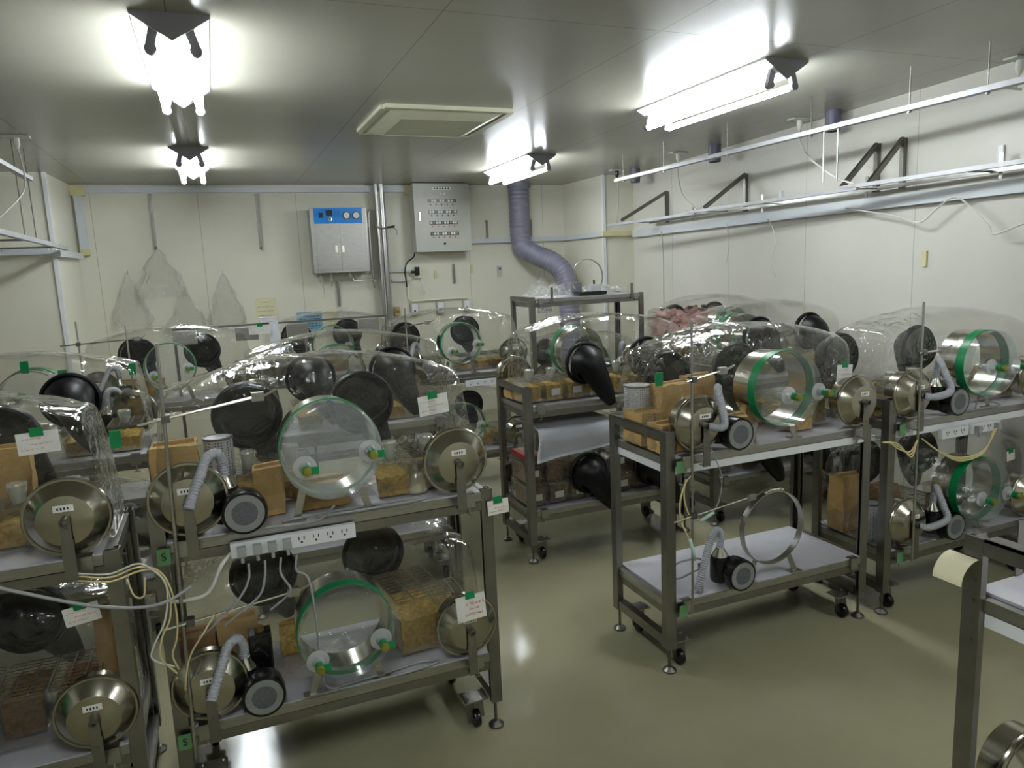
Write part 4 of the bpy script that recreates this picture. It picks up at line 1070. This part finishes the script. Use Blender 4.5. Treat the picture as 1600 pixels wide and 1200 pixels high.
t = thing('control_panel', 'tall grey electrical panel with rows of small switches', 'control panel', (2.00, BY - .21, 1.80))
mk('box', B(((0, .012, 0), (.60, .21, .695)), bev=.004), 'grey_paint', t)
mk('door', B(((-.005, 0, -.005), (.605, .011, .690)), bev=.003), 'grey_paint', t)
mk('title_plate', B(((.20, -.002, .625), (.40, 0, .655))), 'white_card', t)
mk('title_writing', B(*[((.218 + k * .03, -.003, .632), (.232 + k * .03, -.002, .648)) for k in range(6)]), 'ink', t)
for k in range(2):
    mk('indicator', B(((.278 + k * .035, -.006, .575), (.300 + k * .035, 0, .597)), bev=.001), 'white_card', t)
for r in range(4):
    z = .515 - r * .112
    fr = mk('switch_row_frame', B(((.145 + r * .004, -.004, z - .016), (.452 + r * .004, 0, z + .016))), 'black_plastic', t)
    for k in range(10):
        mk('switch', B(((.150 + r * .004 + k * .030, -.010, z - .012), (.173 + r * .004 + k * .030, -.004, z + .012))), 'white_card' if (k + r) % 3 else 'grey_plastic', fr)
    mk('row_numbers', B(*[((.168 + r * .004 + k * .06, -.001, z - .045), (.180 + r * .004 + k * .06, 0, z - .031)) for k in range(5)]), 'ink' if r < 2 else 'ink_red', t)
mk('lock', lambda bm: lathe(bm, [(0, -.006), (.012, -.006), (.013, 0), (0, 0)], (.305, 0, .075), 'y', 20), 'black_plastic', t)
mk('handle', B(((.035, -.014, .31), (.06, 0, .40)), bev=.003), 'steel_bright', t)

for k, x in enumerate((1.635, 1.69)):
    t = tag(mk('water_pipe', lambda bm: tube(bm, [(x, 7.58 - .0, 2.498), (x, 7.58, .3)], .026 if k else .018, 16), 'steel', smooth=True), ('thicker right' if k else 'thinner left') + ' steel riser pipe beside the stainless cabinet', 'pipe')
t = thing('pipe_valve', 'black-handled valve on the steel riser pipes', 'valve', (1.72, 7.54, 2.06))
mk('stem', lambda bm: (tube(bm, [(-.15, 0, .03), (-.06, 0, -.01), (.07, 0, 0)], .008, 10)), 'steel', t, smooth=True)
mk('lever', lambda bm: (bar(bm, (-.01, -.02, 0), (.07, -.03, .01), .014, .014), tube(bm, [(.06, -.02, 0), (.09, -.02, -.03), (.09, -.02, -.08)], .003, 6)), 'black_plastic', t)
tag(mk('thin_pipe', lambda bm: tube(bm, spline([(1.57, 7.62, 2.25), (1.55, 7.62, 2.15), (1.55, 7.62, 1.60), (1.56, 7.62, 1.45)], 6), .009, 10), 'steel', smooth='all'), 'thin steel pipe hugging the right side of the stainless cabinet', 'pipe')
tag(mk('wall_duct_cover', B(((1.45, 7.655, 1.60), (1.96, 7.6785, 1.625)), ((1.76, 7.655, 1.50), (1.96, 7.6785, 1.525))), 'tray_white'), 'two thin white cable covers right of the stainless cabinet', 'cable cover')

# conduit, sockets
t = thing('conduit', 'cream conduit running down and along above the three wall sockets', 'conduit', (0, 7.655, 0))
mk('pipe', lambda bm: tube(bm, spline([(1.925, 0, 1.60), (1.925, 0, 1.34), (1.94, 0, 1.30), (1.99, 0, 1.285), (2.25, 0, 1.29), (2.56, 0, 1.285), (2.585, 0, 1.27)], 6), .0085, 10), 'vent_white', t, smooth='all')
for k, (x, z) in enumerate(((1.98, 1.20), (2.27, 1.20), (2.57, 1.205))):
    t = thing('wall_socket', ['left', 'middle', 'right'][k] + ' grey surface socket below the control panel', 'socket', (x, BY, z))
    mk('case', B(((-.042, -.045, -.065), (.042, 0, .065)), bev=.004), 'grey_paint', t)
    mk('face', B(((-.030, -.049, -.050), (.034, -.045, .055)), bev=.001), 'white_paint', t)
    mk('slot', B(((-.012, -.052, -.03), (.008, -.049, -.012))), 'black_plastic', t)
t = thing('wall_switch', 'small tan switch on the wall right of the pipes', 'switch', (1.795, BY, 1.19))
mk('case', B(((-.03, -.03, -.045), (.03, 0, .045)), bev=.003), 'beige_box', t); mk('key', B(((-.018, -.034, -.02), (.022, -.03, .01))), 'brass', t)
t = thing('wall_thermostat', 'narrow grey plate on the wall left of the fat duct', 'plate', (2.99, BY, 1.56))
mk('plate', B(((-.028, -.012, -.06), (.028, 0, .06)), bev=.002), 'grey_paint', t); mk('window', B(((-.015, -.014, .02), (.015, -.012, .04))), 'grille_dark', t)
t = thing('socket_cluster', 'black plugs in a white socket hanging by the control panel', 'plug', (2.03, BY, 1.59))
mk('case', B(((-.03, -.04, -.06), (.06, 0, .05)), bev=.004), 'vent_white', t)
mk('plug', lambda bm: (box(bm, (-.03, -.075, -.03), (.02, -.041, .06), .006), box(bm, (-.07, -.07, -.01), (-.031, -.045, .02), .004)), 'black_plastic', t)
cord('power_lead', [(1.995, 7.56, 1.79), (1.99, 7.60, 1.75), (1.92, 7.62, 1.69), (1.895, 7.63, 1.60), (1.90, 7.63, 1.52), (1.905, 7.63, 1.44)], .007, 'black_plastic', 'black lead hanging from the corner of the control panel')
cord('white_lead', [(2.04, 7.61, 1.54), (2.02, 7.62, 1.42), (2.05, 7.62, 1.34), (2.10, 7.62, 1.36), (2.11, 7.62, 1.46), (2.08, 7.62, 1.53)], .003, 'cord_white', 'thin white lead looping below the black plugs')
for k, (x, z) in enumerate(((2.24, 1.56), (2.66, 1.60))):
    tag(mk('wall_hook_plate', B(((x - .012, BY - .012, z - .045), (x + .014, BY, z + .045)), bev=.002), 'masking_tape'), ('left' if k == 0 else 'right') + ' cream hook plate on the wall below the control panel', 'hook plate')
def wall_strap(x, z0, z1, lab, out=.02, arm=False):
    t = thing('wall_strap', lab, 'bracket', (x, BY, z0))
    mk('strip', B(((-.012, -out, 0), (.012, -out + .004, z1 - z0)), ((-.012, -out, 0), (.012, 0, .004)), ((-.012, -out, z1 - z0 - .004), (.012, 0, z1 - z0))), 'steel_frame', t)
    mk('screws', lambda bm: [lathe(bm, [(0, -out - .003), (.005, -out - .002), (.005, -out)], (0, 0, q * (z1 - z0)), 'y', 8) for q in (.1, .5, .65, .9)], 'steel_dark', t)
    if arm: mk('hook_arm', lambda bm: bar(bm, (0, -out, .01), (.0, -.14, -.02), .008, .004), 'steel_frame', t)
wall_strap(-.455, 1.92, 2.41, 'long steel strap bracket above the hanging clear bags', arm=True, out=.06)
wall_strap(.47, 1.89, 2.41, 'long steel strap bracket with nothing hung on it', arm=True, out=.06)
wall_strap(2.45, 1.46, 1.66, 'short steel strap below the control panel, right side')
wall_strap(2.86, 1.93, 2.12, 'short steel strap on the wall just left of the fat duct')
wall_strap(3.39, 1.93, 2.12, 'short steel strap on the wall just right of the fat duct')
wall_strap(1.19, 1.28, 1.53, 'short steel strap holding the white plastic bag')
# papers on the wall
def poster(x, z, w2, h2, m, lab, ink='ink', rows=7, drop=0):
    t = thing('wall_notice', lab, 'notice', (x, BY, z))
    mk('sheet', B(((-w2/2, -.003, -h2), (w2/2, 0, 0))), m, t)
    def lines(bm):
        r2 = random.Random(int(x * 100))
        for k in range(rows):
            zz = -h2 * (k + 1) / (rows + 1.2); xx = -w2 * .4 + (0.2 * w2 if k == 0 else 0)
            while xx < w2 * (.2 if k == 0 else .38):
                l = r2.uniform(.008, .03); box(bm, (xx, -.0042, zz - .004), (xx + l, -.003, zz + .003)); xx += l + r2.uniform(.004, .012)
    mk('printed_lines', lines, ink, t)
poster(.47, 1.405, .20, .36, 'cream_card', 'cream typed notice on the back wall left of the blue one', 'beige_box')
poster(.88, 1.24, .25, .20, 'blue_card', 'light blue printed notice on the back wall')
poster(1.17, 1.255, .24, .20, 'cream_card', 'cream typed notice on the back wall right of the blue one', 'beige_box', 5)
poster(3.55 - .02, 1.17, .22, .12, 'white_card', 'white notice low on the wall behind the tall trolley')
# hanging clear bags
def hang_bag(w2, h2, d2, seed):
    def f(bm):
        nz, na = 40, 72; rings = []
        for j in range(nz + 1):
            t = j / nz
            r = .04 + (1 - .04) * min(1, t * 1.25) ** .8
            ring = []
            for k in range(na):
                a = 2 * PI * k / na
                q = Vector((math.cos(a) * 1.3 + seed, math.sin(a) * 1.3, t * 3))
                e = noise.noise(q) * .22 + noise.noise(q * 3.3) * .14 + .10 * math.sin(7 * a + 5 * noise.noise(q * 1.7)) + noise.noise(q * 7) * .07
                x = math.cos(a) * w2 / 2 * r * (1 + e); y = math.sin(a) * d2 / 2 * r * (1 + e * 1.5) - d2 * .5
                ring.append(bm.verts.new((x + .02 * noise.noise(Vector((t * 4, seed, 0))), min(y, -.002), -h2 * t)))
            rings.append(ring)
        for a, b2 in zip(rings[:-1], rings[1:]):
            for k in range(na):
                j = (k + 1) % na; bm.faces.new((a[k], a[j], b2[j], b2[k]))
    return f
for k, (x, z, w2, h2, d2, lab) in enumerate([(-.45, 1.915, .40, .46, .13, 'topmost clear plastic bag hanging from the long strap'), (-.72, 1.70, .30, .50, .09, 'clear plastic bag hanging lowest at the left of the cluster'),
                                             (-.25, 1.52, .34, .42, .10, 'clear plastic bag hanging at the right of the cluster'), (.10, 1.66, .32, .55, .09, 'clear plastic bag hanging alone, right of the others')]):
    t = thing('clear_bag', lab, 'plastic bag', (x, BY - .012, z))
    mk('film', hang_bag(w2, h2, d2, k * 3.3), 'bag_film', t, smooth='all')
    mk('hook', lambda bm: tube(bm, spline([(0, .011, .02), (0, -.01, .025), (0, -.02, .01), (0, -.012, -.012)], 4), .003, 6), 'steel', t, smooth='all')
t = thing('white_plastic_bag', 'bunched white plastic bag hanging below the stainless cabinet', 'plastic bag', (1.21, BY - .05, 1.27))
mk('bag', hang_bag(.17, .26, .07, 11), 'sheet_grey', t, smooth='all')

# fat flexible duct
t = thing('flexible_duct', 'fat grey-violet ribbed air duct bending down behind the tall trolley', 'duct', (0, 0, 0))
def duct(bm):
    P = spline([(3.20, 7.53, 2.499), (3.20, 7.53, 2.2), (3.20, 7.53, 1.95), (3.22, 7.50, 1.82), (3.33, 7.42, 1.72), (3.47, 7.32, 1.64), (3.56, 7.22, 1.52), (3.58, 7.16, 1.38), (3.57, 7.12, 1.2), (3.56, 7.10, .9), (3.56, 7.10, .5)], 14)
    L = [0]
    for a, b2 in zip(P[:-1], P[1:]): L.append(L[-1] + (b2 - a).length)
    n = int(L[-1] / .008); Q, R2 = [], []; k = 0
    for i in range(n + 1):
        s = L[-1] * i / n
        while k < len(L) - 2 and L[k + 1] < s: k += 1
        u = (s - L[k]) / max(1e-9, L[k + 1] - L[k])
        Q.append(P[k].lerp(P[k + 1], u)); R2.append(.107 + .007 * (abs((s / .045) % 1 - .5) * 2))
    tube(bm, Q, R2, 28)
mk('ribbed_tube', duct, 'duct_grey', t, smooth='all')
mk('ceiling_collar', lambda bm: lathe(bm, [(.113, 2.46), (.125, 2.46), (.125, 2.4995), (.113, 2.4995)], (3.20, 7.53, 0), 'z', 32, close=True), 'duct_grey', t, smooth=True)

# ------------------------------------------------------------------ right-hand overhead shelf, rail and hangers
t = thing('overhead_rail', 'long steel channel rail hung under the ceiling along the right wall', 'rail', (0, 0, 0))
mk('channel', B(((3.285, 1.0, 2.285), (3.33, 5.62, 2.289)), ((3.285, 1.0, 2.289), (3.289, 5.62, 2.31)), ((3.326, 1.0, 2.289), (3.33, 5.62, 2.31))), 'galvanised', t)
for k, y in enumerate((2.35, 2.75, 3.4, 4.15, 4.9, 5.5)):
    mk('threaded_rod', lambda bm: (tube(bm, [(3.307, y, 2.27), (3.307, y, 2.499)], .004, 6), tube(bm, [(3.307, y, 2.275), (3.307, y, 2.284)], .011, 6)), 'steel_dark', t)
t = thing('overhead_shelf', 'long steel ladder shelf on angle brackets along the right wall', 'shelf', (0, 0, 0))
def rx(y): return rwx(y) - .052
def outer(y): return 3.56 + .012 * (y - 2)
for (y0, y1, z) in ((.8, 3.42, 1.985), (3.30, 5.0, 1.972), (4.9, 6.3, 1.958)):
    mk('front_rail', lambda bm: bar(bm, (outer(y0), y0, z), (outer(y1), y1, z), .03, .022), 'galvanised', t)
mk('back_rail', lambda bm: bar(bm, (rx(.8) - .02, .8, 1.975), (rx(6.3) - .02, 6.3, 1.975), .02, .02), 'steel', t)
for y in (1.6, 2.6, 3.36, 4.3, 4.95, 6.2):
    mk('cross_bar', lambda bm: bar(bm, (outer(y), y, 1.972), (rx(y) - .02, y, 1.975), .03, .006), 'steel_dark', t)
for y in (3.22, 3.42, 4.78, 6.05):
    def br(bm):
        bar(bm, (rx(y) + .035, y, 1.96), (rx(y) + .035, y, 2.25), .028, .028); bar(bm, (rx(y) + .03, y, 2.245), (outer(y), y, 1.99), .022, .028)
    mk('angle_bracket', br, 'steel_dark', t)
for y in (3.30, 3.20):
    tag(mk('hanger_rod', lambda bm: tube(bm, [(3.307, y, 2.285), (3.307, y - .0, 2.0), ], .005, 8), 'steel', smooth=True), ('left' if y > 3.25 else 'right') + ' thin vertical rod hanging from the overhead rail above the bracket pair', 'rod')
t = thing('shelf_cleats', 'row of short slotted steel cleats on the right wall duct', 'cleat', (0, 0, 0))
for y in (2.2, 2.55, 3.45, 4.5, 5.5): mk('cleat', lambda bm: box(bm, (rx(y) - .006, y, 1.93), (rx(y) - .002, y + .02, 2.06)), 'steel', t)
# pull-down sockets under ceiling with white leads
PL = [(3.75, 2.51, 0), (3.75, 3.96, 1), (3.76, 5.36, 2), (3.78, 6.41, 3), (-1.0, 5.27, 4)]
for k, (x, y, _) in enumerate(PL):
    lab = ['ceiling socket plate at the far right with a white plug', 'ceiling socket plate above the bracket pair with a white plug', 'ceiling socket plate beyond the middle of the overhead rail', 'ceiling socket plate by the far end of the overhead rail', 'ceiling socket plate over the left hanging shelf'][k]
    t = thing('ceiling_socket', lab, 'socket', (x, y, H))
    mk('plate', B(((-.075, -.035, -.012), (.075, .035, 0)), bev=.003), 'grey_paint', t)
    mk('plug', lambda bm: lathe(bm, [(0, -.012), (.018, -.012), (.019, -.05), (.010, -.075), (0, -.076)], (0, 0, 0), 'z', 16), 'cord_white' if k != 3 else 'black_plastic', t, smooth=True)
cord('ceiling_lead', [(3.75, 3.96, 2.43), (3.74, 3.94, 2.34), (3.66, 3.75, 2.2), (3.60, 3.5, 2.06), (3.60, 3.35, 2.0)], .006, 'cord_white', 'white lead sweeping from the ceiling socket down to the bracket pair')
cord('ceiling_lead', [(3.75, 2.51, 2.43), (3.72, 2.50, 2.36), (3.60, 2.4, 2.32), (3.40, 2.35, 2.31)], .006, 'cord_white', 'white lead from the ceiling socket at the far right')
cord('ceiling_lead', [(3.76, 5.36, 2.43), (3.74, 5.34, 2.35), (3.74, 5.28, 2.15), (3.68, 5.0, 2.0)], .005, 'cord_white', 'white lead hanging from the middle ceiling socket')
cord('ceiling_lead', [(3.78, 6.41, 2.43), (3.77, 6.38, 2.36), (3.76, 6.36, 2.2), (3.70, 6.30, 1.98)], .004, 'cord_grey', 'grey lead hanging by the far end of the overhead rail')
def wl(y, z, o=.03): return (rwx(y) - .06 - o, y, z)
cord('draped_lead', [wl(3.6, 1.88), wl(3.2, 1.80), wl(3.02, 1.75), wl(2.9, 1.82), wl(2.78, 1.865), wl(2.6, 1.72), wl(2.55, 1.66), wl(2.4, 1.70), wl(2.2, 1.74), wl(2.0, 1.85), wl(1.85, 1.85)], .005, 'cord_white', 'long white lead draped in waves under the right wall duct')
cord('draped_lead', [wl(4.4, 1.87), wl(4.34, 1.80), wl(4.30, 1.68), wl(4.36, 1.55), wl(4.30, 1.45)], .004, 'cord_white', 'white lead hanging free below the right wall duct')
cord('draped_lead', [wl(2.35, 1.87), wl(2.28, 1.75), wl(2.30, 1.55), wl(2.2, 1.40), wl(2.15, 1.3)], .005, 'cord_white', 'white lead dropping at the right edge of the photo')
cord('draped_lead', [wl(6.05, 1.88, .02), wl(6.02, 1.6, .02), wl(6.02, 1.2, .02), wl(6.0, .9, .02)], .004, 'cord_grey', 'straight grey lead running down the right wall by the corner')
cord('draped_lead', [wl(4.95, 1.88, .02), wl(4.92, 1.7, .02), wl(4.96, 1.55, .02)], .003, 'cord_white', 'short thin lead below the far part of the right wall duct')
for k, (x, y) in enumerate(((3.78, 3.70), (3.86, 5.0), (3.95, 6.35))):
    t = thing('pipe_stub', ['nearest', 'middle', 'farthest'][k] + ' grey-violet pipe stub poking down through the ceiling at right', 'pipe stub', (x, y, H))
    mk('stub', lambda bm: lathe(bm, [(.05, 0), (.05, -.085), (.046, -.13), (.040, -.13), (.040, -.02), (0, -.02)], (0, 0, 0), 'z', 28), 'duct_dark', t, key='stub', smooth=True)
for k, (y, z) in enumerate(((3.04, 1.545), (2.60, 2.06), (4.35, 2.02))):
    tag(mk('wall_hook_plate', lambda bm: box(bm, (rwx(y) - .016, y - .014, z - .045), (rwx(y) - .001, y + .014, z + .045), .002), 'masking_tape' if k == 0 else 'white_paint'),
        ['cream hook plate alone low on the right wall', 'white plate above the shelf at the right edge', 'white plate above the shelf by the bracket pair'][k], 'hook plate')

# ------------------------------------------------------------------ left hanging shelf
t = thing('hanging_shelf', 'steel shelf frame hung from the ceiling at the upper left', 'shelf', (0, 0, 0))
mk('side_rail', lambda bm: bar(bm, (-1.05, 2.4, 1.93), (-1.05, 6.78, 1.90), .03, .03), 'galvanised', t)
mk('side_rail', lambda bm: bar(bm, (-1.50, 2.4, 1.93), (-1.50, 6.78, 1.90), .03, .03), 'steel', t)
for y in (3.0, 4.4, 5.6, 6.7): mk('cross_bar', lambda bm: bar(bm, (-1.05, y, 1.91), (-1.50, y, 1.91), .05, .012), 'steel_dark', t)
mk('upper_rail', B(((-1.07, 2.4, 2.30), (-1.03, 5.78, 2.304)), ((-1.07, 2.4, 2.304), (-1.066, 5.78, 2.325)), ((-1.034, 2.4, 2.304), (-1.03, 5.78, 2.325))), 'galvanised', t)
for y in (4.0, 5.4, 5.72): mk('threaded_rod', lambda bm: tube(bm, [(-1.05, y, 1.93), (-1.05, y, 2.499)], .004, 6), 'steel_dark', t)
cord('ceiling_lead', [(-1.0, 5.27, 2.43), (-.99, 5.28, 2.36), (-1.02, 5.4, 2.2), (-1.12, 5.1, 2.0), (-1.2, 5.0, 1.93)], .005, 'cord_white', 'white lead looping through the left hanging shelf')

# ------------------------------------------------------------------ group phrases for everything that repeats
GROUPS = {'isolator': 'clear isolator bubbles on the trolleys', 'trolley': 'steel trolleys standing in three rows', 'ceiling light': 'twin-tube lights under the ceiling',
          'paper packet': 'kraft paper packets inside the isolators', 'canister': 'perforated canisters inside the isolators', 'card': 'white cards taped to isolators and posts',
          'tag': 'green square tags under the shelf edges', 'clamp stand': 'upright rods clamped to the trolleys', 'power strip': 'white power strips under the shelves',
          'hook plate': 'small hook plates on the walls', 'notice': 'printed notices on the back wall', 'pipe stub': 'pipe stubs along the right ceiling edge',
          'flask': 'flasks inside the isolators', 'plastic film': 'clear film on the tall trolley', 'tape': 'bits of tape', 'strap': 'slotted straps on the tall trolley',
          'pipe': 'steel pipes by the stainless cabinet', 'rod': 'hanger rods under the overhead rail', 'connector': 'pale green tube connectors'}
for o in list(SC.objects):
    if o.parent is not None or not o.get('category') or o.get('group'): continue
    c = o['category']; nm = o.name.split('.')[0]
    if c == 'cage':
        row = 'front row' if o.location.y < 3 else ('second row' if o.location.y < 4.3 else 'back row')
        o['group'] = 'animal cages inside the %s isolators on the %s shelves' % (row, 'upper' if o.location.z > .8 else 'lower')
    elif c == 'cord':
        o['group'] = {'plug_cord': 'flexes plugged into the eight-way power strip', 'thin_tubing': 'thin tubes hanging from the trolleys', 'draped_lead': 'leads draped on the right wall duct',
                      'ceiling_lead': 'leads hanging from ceiling sockets', 'coiled_flex': 'flat coils of flex on the shelves', 'looped_flex': 'loose flexes on the shelf edges'}.get(nm, 'cables on the trolleys')
    elif c == 'socket': o['group'] = 'sockets on the wall below the control panel' if nm == 'wall_socket' else 'socket plates under the ceiling'
    elif c == 'plastic bag' and nm == 'clear_bag': o['group'] = 'clear bags hanging on the back wall'
    elif nm == 'wall_strap': o['group'] = 'steel straps on the back wall'
    elif c in GROUPS: o['group'] = GROUPS[c]
